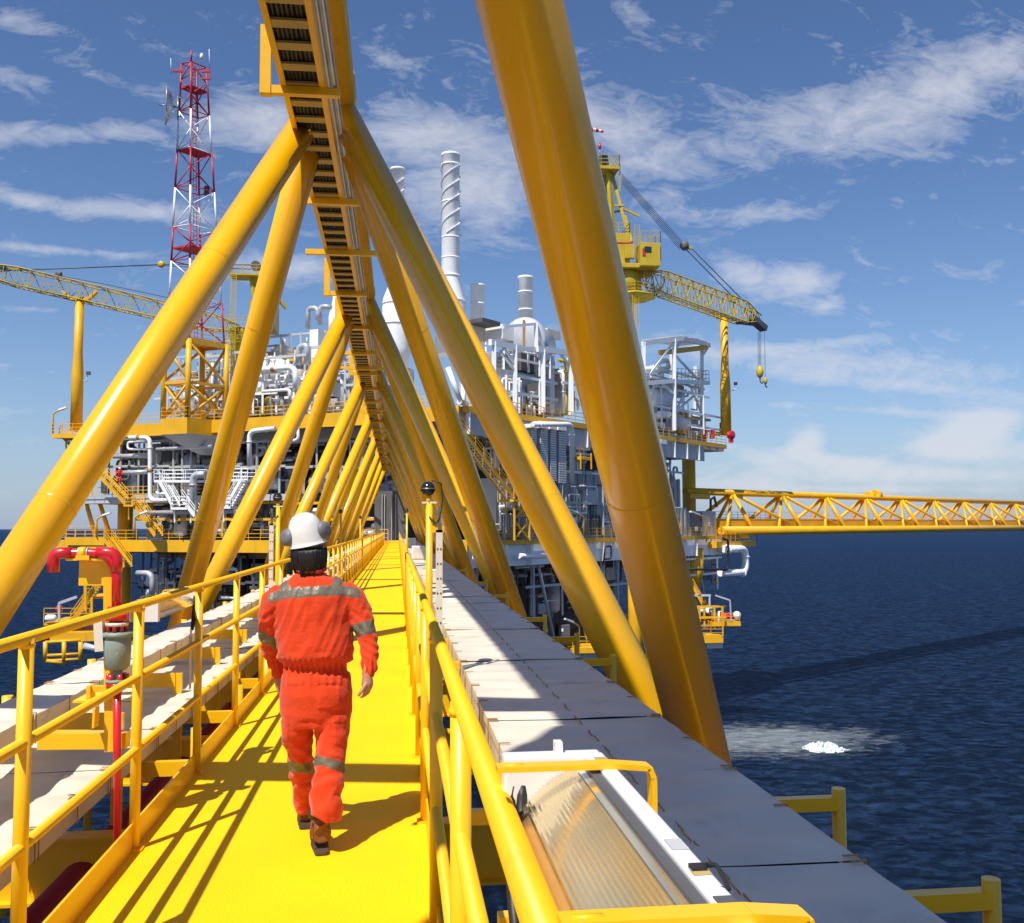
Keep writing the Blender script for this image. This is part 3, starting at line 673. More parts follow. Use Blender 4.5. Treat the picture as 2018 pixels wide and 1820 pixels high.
for x0, x1, y0, y1, lb in ((1102, 1205, 930, 1055, 'between the two large right braces'), (985, 1060, 950, 1060, 'behind the yellow stair support')):
    module('thin conduits and cable trays fixed to the grey wall, ' + lb, 'R', x0, y0, x1, y1, -.3, -1.4, 230 + i, ('pipe', 'lgrey', 'white', 'interior'), 20, 0, 3, cat='conduits', frame='grey', rr_=(.05, .13), box=4); i += 1
module('hanging pipework and frames under the right end of the lower deck', 'R', 1345, 1100, 1425, 1165, -.5, -6, 251, ('white', 'faryel', 'black', 'lgrey'), 20, 2, 4, frame='white', rr_=(.06, .16), box=2)
module('small pumps and pipes on the low right platform by the sea', 119, 1370, 1195, 1432, 1240, -.5, -4, 252, ('white', 'faryel', 'interior', 'lgrey'), 16, 2, 4, frame='faryel', rr_=(.06, .14), box=3)
# ------------------------------------------------------------------ left side: pipes, stairs
def pipe1(label, face, pts, r, m, tr, bands=()):
    w = fp(face, pts, tr); q = MB().pipe(w, r, 12, r * 3.2); t = thing('process_pipe', label, 'pipe', w[-1]); part('run', q, m, t)
    for i in range(len(w) - 1):
        d = (w[i + 1] - w[i]); 
        if d.length > 2.5:
            dn = d.normalized(); part('flange', MB().tube([w[i] + dn * 1.1 - dn * .05, w[i] + dn * 1.1 + dn * .05], r * 1.3, 12), m, t)
    for b in bands:
        c = P(face, *tr(*b[:2]), b[2]); part('marker_band', MB().tube([c - V(b[3]) * .22, c + V(b[3]) * .22], r * 1.04, 12), M['brown'], t)
    return t
Z = (0, 0, 1); HX = tuple(-VL)
pipe1('tall white pipe bending down past the yellow stairs to a low elbow', 'L', [(755, 303, 1), (948, 303, 1), (948, 890, 1), (1130, 890, 1)], .23, M['white'], A_, [(845, 303, 1, HX), (948, 612, 1, Z)])
pipe1('slimmer grey pipe just right of the tall white pipe', 'L', [(1000, 460, .3), (1000, 830, .3), (1110, 830, .3)], .15, M['pipe'], A_)
pipe1('white pipe loop beside the top of the tall white pipe', 'L', [(900, 345, .4), (740, 345, .4), (740, 412, .4), (925, 412, .4)], .12, M['white'], A_)
pipe1('thick grey elbow pipe left of the second brace', 'L', [(1470, 650, 1.2), (1352, 650, 1.2), (1352, 985, 1.2)], .38, M['pipe'], A_)
pipe1('long horizontal grey pipe under the white staircases', 'L', [(920, 1006, 1), (1850, 990, 1)], .22, M['pipe'], A_)
pipe1('grey horizontal pipe left of the white stairs', 'L', [(690, 632, .2), (930, 622, .2)], .24, M['pipe'], A_)
pipe1('thin grey pipe high under the upper deck', 'L', [(1010, 412, .2), (1530, 385, .2)], .17, M['pipe'], A_)
pipe1('grey pipe crossing behind the tall white pipe', 'L', [(610, 480, -.6), (930, 470, -.6)], .25, M['pipe'], A_)
pipe1('white pipe under the yellow girder right of the second brace', 'L', [(1200, 1325, 1), (1215, 1460, 1), (1120, 1475, 1)], .16, M['white'], B_)
pipe1('white elbow pipe dropping beside the third brace', 'L', [(1005, 1360, 1.2), (775, 1385, 1.2), (775, 1700, 1.2)], .24, M['white'], B_)
pipe1('large white pipe arching over the upper deck', 'L', [(850, 842, 0), (1187, 812, 0), (1187, 1010, 0)], .3, M['white'], B_, [(990, 832, 0, HX)])
pipe1('small white pipe arch below the large one', 'L', [(890, 1032, .3), (1137, 1015, .3), (1137, 1100, .3)], .17, M['white'], B_)
pipe1('left grey inverted U pipe on the skyline', 'L', [(1297, 470, -9), (1297, 290, -9), (1385, 290, -9), (1385, 400, -9)], .28, M['pipe'], B_)
pipe1('right grey inverted U pipe on the skyline', 'L', [(1405, 440, -9.5), (1405, 270, -9.5), (1500, 285, -9.5)], .28, M['pipe'], B_)
pipe1('grey duct bend beside the large white arch pipe', 'L', [(1215, 790, -3), (1215, 640, -3), (1290, 620, -3), (1290, 790, -3)], .36, M['pipe'], B_)
pipe1('grey elbow pipe dropping beside the left platform leg', 'L', [(830, 1570, 1), (970, 1570, 1), (970, 1790, 1)], .3, M['pipe'], A_)
pipe1('white U-shaped pipe hanging at the right end of the lower deck', 'R', [(1700, 520, 1), (1880, 520, 1), (1880, 715, 1), (1670, 718, 1)], .5, M['white'], E_)
pipe1('black pipe looping below the right lower deck edge', 'R', [(1690, 430, 1.5), (1735, 450, 1.5), (1735, 690, 1.5), (1400, 690, 1.5)], .16, M['black'], E_)
pipe1('black pipe looping over the deck edge by the big brace', 'R', [(700, 640, 1), (715, 500, 1), (765, 495, 1), (765, 600, 1), (715, 605, 1)], .1, M['black'], E_)
pipe1('horizontal white pipe stub under the lower deck', 'R', [(0, 578, .8), (215, 578, .8)], .28, M['white'], E_)
q = MB(); fb(q, 'L', *B_(1310, 480), *B_(1385, 800), -6, 1.2); t = solo('white_duct', q, M['white'], 'upright white duct below the grey inverted U pipes', 'duct')
side = -NL
stair('stairs', 'upper yellow stairs descending from the boom rest landing', P('L', *A_(100, 265), 1.5), P('L', *A_(715, 925), 1.5), 1.1, -NL, M['faryel'])
stair('stairs', 'yellow stairs running down to the lower deck on the left', P('L', *A_(785, 930), 1.7), P('L', *A_(995, 1225), 1.7), 1.1, -NL, M['faryel'])
stair('stairs', 'lowest yellow stairs below the left landing', P('L', *A_(515, 1255), 1.7), P('L', *A_(705, 1515), 1.7), 1.1, -NL, M['faryel'])
stair('stairs', 'white stairs left of the thick grey elbow pipe', P('L', *A_(1035, 715), 1.8), P('L', *A_(1160, 945), 1.8), 1.0, -NL, M['white'])
stair('stairs', 'white stairs between the second and third left braces', P('L', *A_(1800, 700), 1.8), P('L', *A_(1660, 945), 1.8), 1.0, -NL, M['white'])
stair('stairs', 'short white stairs ending on the long grey pipe', P('L', *A_(1245, 880), 1.8), P('L', *A_(1365, 1040), 1.8), .9, -NL, M['white'])
def landing(label, face, x0, x1, y, o, depth, m, tr, th=.25, h=1.1):
    a, b = P(face, *tr(x0, y), o), P(face, *tr(x1, y), o); n = NL if face == 'L' else NR; t = thing('landing', label, 'walkway landing', (a + b) / 2)
    k = -n * depth; part('floor_plate', MB().hexa([p + V((0, 0, -th)) for p in (a, b, b + k, a + k)] + [a, b, b + k, a + k]), m, t)
    part('guard_rail', rail(MB(), a, b, h), m, t); part('guard_rail', rail(MB(), a + k, b + k, h), m, t)
    for p in (a, b): part('hanger', MB().beam(p + k * .5, p + k * .5 + V((0, 0, -1.6)), .15), m, t)
    return t
landing('white catwalk with rails left of the second brace', 'L', 985, 1480, 700, 1.0, 1.3, M['white'], A_)
landing('white catwalk with rails right of the second brace', 'L', 1600, 1860, 690, 1.0, 1.3, M['white'], A_)
landing('small white landing at the foot of the left white stairs', 'L', 1140, 1290, 955, 1.9, 1.3, M['white'], A_)
landing('small white landing at the foot of the right white stairs', 'L', 1600, 1700, 945, 1.9, 1.3, M['white'], A_)
landing('yellow landing under the left boom rest column', 'L', 30, 320, 265, 2.5, 4, M['faryel'], A_, .5)
landing('small yellow landing halfway down the yellow stairs', 'L', 700, 790, 930, 2.0, 1.6, M['faryel'], A_, .2)
# ------------------------------------------------------------------ yellow tower base and the red and white mast
K0 = P('L', *B_(225, 1262), 2.6)
def solve(dirv, px):
    lo, hi = 0, 30
    for _ in range(50):
        m = (lo + hi) / 2; c = CW @ (K0 + dirv * m - EYE); x = 1009 + F * c.x / -c.z
        if (x > px) == (dirv.x < 0): lo = m
        else: hi = m
    return lo
KA = VL * solve(VL, B_(8, 0)[0]); KB = VR * solve(VR, B_(562, 0)[0])
ztb = at(*B_(225, 560), K0.y).z
def tower_base():
    t = thing('support_tower', 'yellow braced steel frame carrying the red and white mast', 'steel frame', K0)
    c = [K0, K0 + KB, K0 + KA + KB, K0 + KA]; u = V((0, 0, 1)); H = ztb - K0.z; y = M['faryel']
    for p in c: part('post', MB().tube([p, p + u * H], .30, 12), y, t)
    for f in (.45, .97):
        for i in range(4): part('beam', MB().beam(c[i] + u * H * f, c[(i + 1) % 4] + u * H * f, .3, .4 if f > .9 else .28), y, t)
    for i in range(4):
        a, b = c[i], c[(i + 1) % 4]
        part('brace', MB().tube([a + u * H * .45, b + u * .1], .14, 8), y, t); part('brace', MB().tube([b + u * H * .45, a + u * .1], .14, 8), y, t)
        part('brace', MB().tube([a + u * H * .97, b + u * H * .47], .15, 8), y, t)
    part('top_plate', MB().hexa([p + u * (H * .985) for p in c] + [p + u * (H + .12) for p in c]), y, t)
    part('guard_rail', rail(rail(MB(), c[0] + u * H, c[1] + u * H), c[3] + u * H, c[0] + u * H), y, t)
    t2 = thing('tower_balcony', 'yellow balcony box with pale sloping underside below the mast frame', 'balcony', K0 - u * 1.8)
    e = 1.06; lo = [K0 + (p - K0) * e - VL * .3 - VR * .3 for p in c]
    part('box_girder', MB().hexa([p - u * 1.7 for p in lo] + [p - u * .02 for p in lo]), y, t2)
    ce = (c[0] + c[2]) / 2; m = [ce + (p - ce) * .25 - NL * 2 for p in c]
    part('underside', MB().hexa([p - u * 3.6 for p in m] + [p - u * 1.71 for p in lo]), M['lgrey'], t2)
    part('guard_rail', rail(rail(MB(), lo[0], lo[1]), lo[3], lo[0]), y, t2)
    return c, H
tc_, tH = tower_base()
def mast():
    u = V((0, 0, 1)); z0 = K0.z + tH + .12
    t = thing('lattice_mast', 'tall red and white lattice mast with a dish antenna', 'radio mast', V((K0.x, K0.y, z0)))
    ce = (tc_[0] + tc_[2]) / 2; base = [ce + (p - ce) * .92 for p in tc_]
    zt = at(*I_(315, 75), K0.y).z
    top0 = at(*I_(317, 80), K0.y + .5); s = .40
    tb = [top0 + (p - tc_[0]) * s for p in tc_]
    L = lambda k, z: V((*(base[k].xy.to_3d() + (tb[k] - base[k]).xy.to_3d() * ((z - z0) / (zt - z0))).xy, z))
    ys = [1990, 1740, 1475, 1235, 960, 690, 425, 95]; cols = ['towerred', 'white', 'towerred', 'white', 'towerred', 'white', 'towerred']
    zs = [z0] + [at(*I_(315, y), K0.y + .5).z for y in ys[1:]]
    zs = [z for z in zs]
    for i in range(7):
        a, b = zs[i], zs[i + 1]; q = MB(); n = 2 if i < 6 else 3
        for k in range(4): q.tube([L(k, a), L(k, b)], .11, 8)
        for j in range(n):
            p, r = a + (b - a) * j / n, a + (b - a) * (j + 1) / n
            for k in range(4):
                k2 = (k + 1) % 4
                if (j + k) % 2: q.tube([L(k, p), L(k2, r)], .06, 6)
                else: q.tube([L(k2, p), L(k, r)], .06, 6)
                if j == 0: q.tube([L(k, p), L(k2, p)], .06, 6)
        part('lattice_section', q, M[cols[i]], t, 'red lattice section' if 'red' in cols[i] else 'white lattice section')
    q = MB(); c0 = (L(0, z0) + L(2, z0)) / 2; c1 = (L(0, zt) + L(2, zt)) / 2
    for d in (-.2, .2): q.beam(c0 + VR * d, c1 + VR * d, .06)
    for k in range(60): p = c0 + (c1 - c0) * (k / 60); q.beam(p - VR * .2, p + VR * .2, .05)
    part('ladder', q, M['towerred'], t)
    for z in (zs[6] + (zs[7] - zs[6]) * .48, zs[4] + (zs[5] - zs[4]) * .95, zs[2] + .35 * (zs[3] - zs[2])):
        part('rest_platform', MB().hexa([L(k, z) for k in range(4)] + [L(k, z) + u * .2 for k in range(4)]), M['towerred'], t)
    q = MB()
    for k in range(4): q.tube([L(k, zt), L((k + 1) % 4, zt)], .07, 6)
    q.tube([L(0, zt), L(0, zt) + u * 1.2], .1, 6); part('top_frame', q, M['towerred'], t)
    # dish on the left
    dc = at(*I_(172, 405), K0.y); ax = V((-.97, -.25, 0)).normalized(); r = 2.0
    pr = [(r * math.sqrt(i / 8) + .01, -.85 + .85 * i / 8) for i in range(9)] + [(r * math.sqrt(i / 8) + .02, -.90 + .85 * i / 8) for i in range(8, -1, -1)]
    d_ = part('dish', MB().lathe(dc + ax * .5, pr, 24, ax), M['galv'], t)
    part('feed', MB().tube([dc - ax * .3, dc + ax * 1.2], .06, 6), M['steel'], d_)
    part('dish_mount', MB().tube([dc - ax * .3, at(*I_(225, 415), K0.y)], .1, 6).tube([at(*I_(225, 335), K0.y), at(*I_(225, 500), K0.y)], .08, 6).tube([at(*I_(225, 345), K0.y), at(*I_(252, 345), K0.y)], .06, 6).tube([at(*I_(225, 475), K0.y), at(*I_(252, 475), K0.y)], .06, 6), M['steel'], t)
    part('aerial_arm', MB().beam(at(*I_(188, 158), K0.y), at(*I_(262, 160), K0.y), .2), M['towerred'], t)
    part('aerial_arm', MB().beam(at(*I_(390, 162), K0.y), at(*I_(450, 160), K0.y), .2).beam(at(*I_(390, 212), K0.y), at(*I_(450, 214), K0.y), .2).beam(at(*I_(450, 214), K0.y), at(*I_(450, 150), K0.y), .12), M['towerred'], t)
    for x, y0, y1 in ((178, 70, 180), (447, 5, 150)): part('whip_aerial', MB().tube([at(*I_(x, y1), K0.y), at(*I_(x - 4, y0), K0.y)], .05, 6), M['lgrey'], t)
    part('beacon', MB().lathe(at(*I_(390, 80), K0.y), [(.2, 0), (.2, .5), (.1, .7)], 8), M['white'], t)
    for y in (985, 1018): part('small_dish', MB().lathe(at(*I_(425, y), K0.y + 3), [(.02, -.15), (.35, 0), (.36, .05)], 10, V((.6, -.8, 0))), M['dgrey'], t)
mast()

# ------------------------------------------------------------------ cranes
def lattice_boom(t, name, a, b, w, h, n, m, taper=.35, nose=None, up=V((0, 0, 1)), r=.075):
    "box lattice from a to b with square sections that taper at both ends"
    a = V(a); b = V(b); d = (b - a).normalized(); sx = d.cross(up).normalized(); uu = sx.cross(d)
    def sec(f):
        k = min(1, .35 + f / .12 * .65, .30 + (1 - f) / .16 * .7); c = a + (b - a) * f
        return [c + sx * x * w / 2 * max(.45, k) + uu * y * h / 2 * k for x, y in ((-1, -1), (1, -1), (1, 1), (-1, 1))]
    ss = [sec(i / n) for i in range(n + 1)]
    q = MB()
    for k in range(4): q.tube([s_[k] for s_ in ss], r, 6)
    ch = part(name, q, m, t)
    q = MB()
    for i in range(n):
        for k in range(4):
            k2 = (k + 1) % 4
            q.beam(ss[i][k], ss[i + 1][k2], r * 1.1) if (i + k) % 2 else q.beam(ss[i][k2], ss[i + 1][k], r * 1.1)
            q.beam(ss[i][k], ss[i][k2], r * .9)
    part('lacing', q, m, t)
    return ss
def left_crane():
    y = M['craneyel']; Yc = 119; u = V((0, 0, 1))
    p = at(476, 760, Yc)
    t = thing('pedestal_crane', 'left yellow pedestal crane with its boom reaching out of the frame', 'crane', V((p.x, p.y, ZU)))
    zc = at(476, 650, Yc).z
    part('pedestal', MB().lathe((p.x, p.y, ZU), [(1.3, 0), (1.3, zc - ZU - 1.5), (1.7, zc - ZU - .6), (1.7, zc - ZU)], 20), y, t)
    q = MB(); c = V((p.x, p.y, zc)); q.box(c.x + 1.2, c.x + 4.0, c.y - 2, c.y + 3, c.z, c.z + 3.2); part('machine_house', q, y, t)
    q = MB().box(c.x + 1.4, c.x + 3.6, c.y - 3.6, c.y - 2.01, c.z + .2, c.z + 2.6); cb = part('cab', q, y, t)
    part('window', MB().box(c.x + 1.6, c.x + 3.4, c.y - 3.66, c.y - 3.61, c.z + 1.2, c.z + 2.3), M['glass'], cb)
    part('guard_rail', rail(rail(MB(), c + V((-1.8, -2.2, -2.2)), c + V((2, -2.2, -2.2))), c + V((-1.6, -2.0, .2)), c + V((2, -2.0, .2))), y, t)
    tp = at(495, 545, Yc)
    for x, dy in ((1.6, -1), (2.6, -1), (3.6, 2), (5.0, 2)): part('mast_leg', MB().beam(V((c.x + x, c.y + dy, c.z + 3.2)), tp + V(((x - 1.5) * .2, dy * .3, 0)), .35), y, t)
    part('top_platform', MB().hexa([tp + V((x, yy, z)) for z in (-.2, 0) for x, yy in ((-2.4, -1.4), (2.4, -1.4), (2.4, 1.4), (-2.4, 1.4))]), y, t)
    part('guard_rail', rail(rail(MB(), tp + V((-2.4, -1.4, 0)), tp + V((2.4, -1.4, 0))), tp + V((-2.4, 1.4, 0)), tp + V((-2.4, -1.4, 0))), y, t)
    part('sheave', MB().lathe(tp + V((.6, -.3, 1.2)), [(.6, -.3), (.6, .3)], 14, V((0, 1, 0))), M['dgrey'], t)
    for k in (-.35, .35): 
        q = MB(); q.beam(at(458 + k * 14, 690, Yc - 2), at(461 + k * 14, 540, Yc - 2), .08)
        part('ladder_stile', q, y, t)
    q = MB()
    for i in range(40): zz = i / 40; q.beam(at(453, 690 - 150 * zz, Yc - 2), at(464, 690 - 150 * zz, Yc - 2), .06)
    part('ladder_cage', q, y, t)
    a = at(470, 648, Yc - 1.5); b = at(-70, 523, 113)
    lattice_boom(t, 'boom', a, b, 1.7, 2.0, 22, y)
    part('jib_walkway', MB().beam(a + (b - a) * .55 - u * .9, b - u * .75, .5, .12), M['dgrey'], t)
    for d in (0, 1.3):
        q = MB().tube([tp + V((0, 0, 1.4 - d * .4)), at(*J_(905, 1484 + d * 6), 116)], .05, 5)
        part('pendant_wire', q, M['wire'], t)
    part('pendant_wire', MB().tube([at(*J_(890, 1487), 116), at(*J_(0, 1522), 113)], .07, 5), M['wire'], t)
    part('bridle_block', MB().lathe(at(*J_(905, 1485), 116), [(.1, -.2), (.4, -.15), (.4, .15), (.1, .2)], 16, V((.2, 1, 0))), M['craneyel'], t)
    for x, yy in ((15, 1500), (330, 1540)): part('boom_sheave', MB().lathe(at(*J_(x, yy), 114), [(.1, -.2), (.36, -.15), (.36, .15), (.1, .2)], 14, V((.2, 1, 0))), M['dgrey'], t)
    part('hoist_wire', MB().tube([at(*J_(0, 1490), 113), at(*J_(560, 1590), 115), at(*J_(1260, 1740), Yc - 1)], .035, 4), M['wire'], t)
left_crane()
def boom_rest(px, ytop, ybot, Y, label, wd=.5, dz=0):
    t = thing('boom_rest', label, 'boom rest', at(px, ybot, Y)); a = at(px, ybot, Y); b = at(px, ytop, Y); H = b.z - a.z; y = M['faryel']
    part('column', MB().lathe((a.x, a.y, a.z), [(wd * 1.35, 0), (wd * 1.35, H * .42), (wd, H * .60), (wd * .98, H)], 20), y, t)
    c = V((a.x, a.y, b.z))
    part('cradle', MB().beam(c + V((-1.1, 0, .15)), c + V((1.1, 0, .15)), .7, .35).beam(c + V((-1.0, 0, .2)), c + V((-1.9, 0, 1.0)), .6, .3).beam(c + V((1.0, 0, .2)), c + V((1.9, 0, 1.1)), .6, .3), y, t)
    q = MB().tube([c + V((wd * 1.5, -.3, -H * .62)), c + V((wd * 2.4, -.3, -H * .62)), c + V((wd * 2.4, -.3, -H * .58))], .06, 6); part('camera_bracket', q, M['lgrey'], t)
    part('camera', MB().box(c.x + wd * 2.2, c.x + wd * 2.2 + .45, c.y - .5, c.y - .2, c.z - H * .575, c.z - H * .55), M['dgrey'], t)
    return t
boom_rest(150, 592, 850, 114.5, 'yellow boom rest column holding up the left crane boom', .48)
boom_rest(1431, 628, 858, 133, 'yellow boom rest column at the right deck corner under the right crane boom', .55)
def right_crane():
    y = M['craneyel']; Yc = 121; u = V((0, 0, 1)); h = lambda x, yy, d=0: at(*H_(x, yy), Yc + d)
    c = h(710, 1640); zb = ZU
    t = thing('pedestal_crane', 'right yellow pedestal crane with cab, lattice boom and hanging hooks', 'crane', V((c.x, c.y, ZU)))
    Zt = lambda yy: h(710, yy).z
    part('pedestal', MB().lathe((c.x, c.y, ZU), [(.95, 0), (.95, Zt(1430) - ZU), (2.0, Zt(1395) - ZU), (2.0, Zt(1270) - ZU), (1.6, Zt(1240) - ZU), (1.6, Zt(1205) - ZU)], 24), y, t)
    q = MB().lathe((c.x + .5, c.y, Zt(1440)), [(3.4, 0), (3.4, .25)], 8); part('lower_gallery', q, y, t)
    gp = [V((c.x + .5 + 3.3 * math.cos(k * math.pi / 4), c.y + 3.3 * math.sin(k * math.pi / 4), Zt(1440) + .25)) for k in range(9)]
    q = MB()
    for k in range(8): rail(q, gp[k], gp[k + 1], 1.2, 1.3)
    part('guard_rail', q, y, t)
    # slewing house
    def hb(x0, y0, x1, y1, d0, dep, nm, m=y, par=t):
        q = MB(); fb(q, Yc + d0, *H_(x0, y0), *H_(x1, y1), 0, dep); return bevel(part(nm, q, m, par), .05)
    hb(560, 930, 735, 1165, -2, 5, 'machine_house'); hb(640, 1165, 960, 1200, -2.6, 5.2, 'slewing_platform')
    hb(700, 1020, 775, 1125, -2.7, .6, 'louvre_box'); hb(595, 1002, 765, 1012, -2.05, .04, 'red_stripe', M['red'])
    cb = hb(820, 1005, 975, 1185, -3.4, 2.6, 'cab')
    for a_ in ((850, 1035, 905, 1080), ): hb(*a_, -3.47, .05, 'window', M['glass'], cb)
    cc = [at(*H_(977, 1040), Yc - 3.3), at(*H_(977, 1040), Yc - 1.0)]; z0, z1 = at(*H_(977, 1150), Yc - 3).z, at(*H_(977, 1040), Yc - 3).z
    part('window', MB().box(cc[0].x, cc[0].x + .05, cc[0].y + .1, cc[1].y - .1, z0, z1), M['glass'], cb)
    hb(835, 1050, 860, 1110, -3.46, .05, 'door', M['towerred'], cb)
    a = at(*H_(820, 1005), Yc - 3.4); b = at(*H_(975, 1005), Yc - 3.4); bk = V((0, 2.6, 0))
    q = MB(); rail(q, a, b, 1.5); rail(q, b, b + bk, 1.5); rail(q, a + bk, b + bk, 1.5); part('guard_rail', q, y, t)
    a = h(560, 930, -2); b = h(735, 930, -2); q = MB(); rail(q, a, b, 1.3); rail(q, b, b + V((0, 4, 0)), 1.3); part('guard_rail', q, y, t)
    # A frame
    for a_, b_, w in (((500, 440, -1), (470, 690, -2), .42), ((530, 440, 0), (600, 930, -1), .55), ((570, 440, -1.5), (620, 1160, -2.2), .6), ((590, 440, -1), (720, 940, -1.5), .5), ((700, 800, -1.5), (750, 1000, -1.8), .5)):
        part('mast_leg', MB().beam(h(*a_), h(*b_), w, w * .8), y, t)
    for a_, b_ in (((495, 725, -1.5), (690, 715, -1.5)), ((600, 770, -1), (690, 755, -1)), ((520, 750, -1), (600, 790, -1)), ((690, 745, -1.4), (810, 800, -1.4))): part('mast_tie', MB().beam(h(*a_), h(*b_), .25), y, t)
    q = MB(); fb(q, Yc - 2.6, *H_(442, 405), *H_(655, 428), 0, 3.4); part('top_platform', q, y, t)
    a = at(*H_(442, 405), Yc - 2.6); b = at(*H_(655, 405), Yc - 2.6); bk = V((0, 3.4, 0)); q = MB(); rail(q, a, b, 1.4, 1.2); rail(q, b, b + bk, 1.4); rail(q, a + bk, b + bk, 1.4); part('guard_rail', q, y, t)
    q = MB(); fb(q, Yc - 1.5, *H_(508, 318), *H_(565, 385), 0, 1.0); part('sheave_block', q, M['dgrey'], t)
    part('sheave_stand', MB().beam(h(515, 400, -1), h(515, 330, -1), .3).beam(h(565, 400, -1), h(550, 330, -1), .3), y, t)
    part('beacon', MB().tube([h(503, 320, -1), h(503, 275, -1)], .06, 6), M['lgrey'], t); part('beacon_lamp', MB().lathe(h(503, 277, -1), [(.16, 0), (.2, .3), (.12, .8)], 10), M['red'], t)
    q = MB()
    for dx in (0, 22): q.beam(h(652 + dx * .4, 610, -2.2), h(652 + dx * .4, 400, -2.2), .07)
    for k in range(16): q.beam(h(650, 400 + 13 * k, -2.2), h(664, 400 + 13 * k, -2.2), .05)
    for dx in (0, 38): q.beam(h(765 + dx, 1030, -2.4), h(775 + dx, 865, -2.4), .07)
    for k in range(10): q.beam(h(766, 870 + 16 * k, -2.4), h(812, 870 + 16 * k, -2.4), .05)
    part('ladder', q, y, t)
    q = MB()
    for dx in (0, 20): q.beam(h(755 + dx, 1900, -3), h(755 + dx, 1320, -3), .08); q.beam(h(785 + dx, 1900, -3), h(785 + dx, 1420, -3), .06)
    for k in range(40): q.beam(h(755, 1320 + 14.5 * k, -3), h(775, 1320 + 14.5 * k, -3), .06)
    part('access_ladder', q, y, t)
    # boom
    a = h(840, 1275, -1.5); b = at(*H_(1740, 1600), 133)
    ss = lattice_boom(t, 'boom', a, b, 1.9, 3.0, 20, y, r=.085)
    d = (b - a)
    part('boom_walkway', MB().beam(a + d * .1 - u * 1.25, a + d * .8 - u * 1.3, .7, .12), M['lgrey'], t)
    part('boom_nose', MB().beam(a + d * .92 - u * .2, b + d.normalized() * 1.2 - u * 1.2, 1.2, .8), M['dgrey'], t)
    part('boom_tip_catwalk', MB().beam(a + d * .80 - u * 1.6, b - u * .9, .9, .25), M['dgrey'], t)
    bl = at(*H_(1160, 1030), 126)
    for k in range(6): part('luffing_wire', MB().tube([h(672, 470 + 14 * k, -1 + .3 * k), bl + V((-.5, .2 * k - .5, .45 - .17 * k))], .045, 4), M['wire'], t)
    part('bridle_block', MB().lathe(bl, [(.2, -.45), (.62, -.35), (.62, .35), (.2, .45)], 16, V((.4, 1, 0))), M['dgrey'], t)
    part('bridle_frame', MB().beam(bl, at(*H_(1215, 1050), 126), .5, .4), y, t)
    part('pendant_wire', MB().tube([at(*H_(1175, 1060), 126), at(*H_(1530, 1420), 131)], .07, 5), M['wire'], t)
    part('pendant_wire', MB().tube([at(*H_(1215, 1050), 126), at(*H_(1690, 1530), 132.5)], .07, 5), M['wire'], t)
    part('boom_mast', MB().beam(at(*H_(1530, 1420), 131), at(*H_(1545, 1450), 131), .8, .8).beam(at(*H_(1690, 1525), 132.5), at(*H_(1700, 1550), 132.5), .5), y, t)
    # hooks: hung from the boom tip
    dd = D_
    for i, (xs, yt, yb) in enumerate((((1327, 1340, 1352), 375, 705), ((1388,), 375, 815))):
        for x in xs: part('hoist_wire', MB().tube([at(*dd(x, yt), 133), at(*dd(x if len(xs) > 1 else 1393, yb), 133)], .035, 4), M['wire'], t)
        c_ = at(*dd(1343, 750), 133) if i == 0 else at(*dd(1394, 835), 133); s = 1 if i == 0 else .55
        hb_ = part('hook_block', MB().lathe(c_ - u * .95 * s, [(.1, 0), (.42 * s, .35 * s), (.55 * s, 1.0 * s), (.35 * s, 1.6 * s), (.1, 1.9 * s)], 12), y, t)
        part('hook', MB().pipe([c_ - u * .9 * s, c_ - u * 1.4 * s, c_ + V((.3 * s, 0, -1.75 * s)), c_ + V((.45 * s, 0, -1.3 * s))], .09, 6), M['dgrey'], hb_)
right_crane()
def windsock():
    t = thing('windsock', 'red and white windsock streaming right above the right crane', 'windsock', at(*H_(430, 385), 118)); Y = 118
    part('pole', MB().tube([at(*H_(432, 400), Y), at(*H_(424, 118), Y)], .06, 6), M['lgrey'], t)
    pts = [(427, 130), (448, 128), (470, 132), (492, 136), (512, 140), (530, 142)]; rs = [.30, .27, .25, .22, .18, .14]
    for i in range(5):
        a, b = at(*H_(*pts[i]), Y), at(*H_(*pts[i + 1]), Y); part('sock_band', MB().tube([a, b], [rs[i], rs[i + 1]], 14, False), M['red'] if i % 2 == 0 else M['white'], t, 'red band' if i % 2 == 0 else 'white band')
windsock()
# ------------------------------------------------------------------ exhaust stacks
def stack(label, px, Y, prof, cat='exhaust stack', spiral=None, rings=()):
    "prof: (half width px, y px) from the bottom up"
    b = at(px, prof[0][1], Y); sc = Y / F; z0 = b.z; t = thing('exhaust_stack', label, cat, b)
    zz = [at(px, y, Y).z - z0 for _, y in prof]; rad = [w * sc for w, _ in prof]
    part('shell', MB().lathe(b, list(zip(rad, zz)), 28), M['white'], t)
    for y, w in rings: z = at(px, y, Y).z; part('ring', MB().lathe((b.x, b.y, z - .09), [(w * sc * 1.03, 0), (w * sc * 1.03, .18)], 28), M['white'], t)
    if spiral:
        y0, y1, w, turns = spiral; za, zb = at(px, y1, Y).z, at(px, y0, Y).z
        for k in range(3):
            q = MB(); n = 60; r0 = w * sc; vs = []; fs = []
            for i in range(n + 1):
                a = k * 2.094 + turns * 2 * math.pi * i / n; z = za + (zb - za) * i / n; o = V((math.cos(a), math.sin(a), 0)); c = V((b.x, b.y, z))
                vs += [c + o * r0 * .98, c + o * r0 * 1.14, c + o * r0 * 1.14 + V((0, 0, .06)), c + o * r0 * .98 + V((0, 0, .06))]
            for i in range(n):
                for j in range(4): fs.append((i * 4 + j, (i + 1) * 4 + j, (i + 1) * 4 + (j + 1) % 4, i * 4 + (j + 1) % 4))
            q.add(vs, fs); part('spiral_strake', q, M['white'], t)
    return t
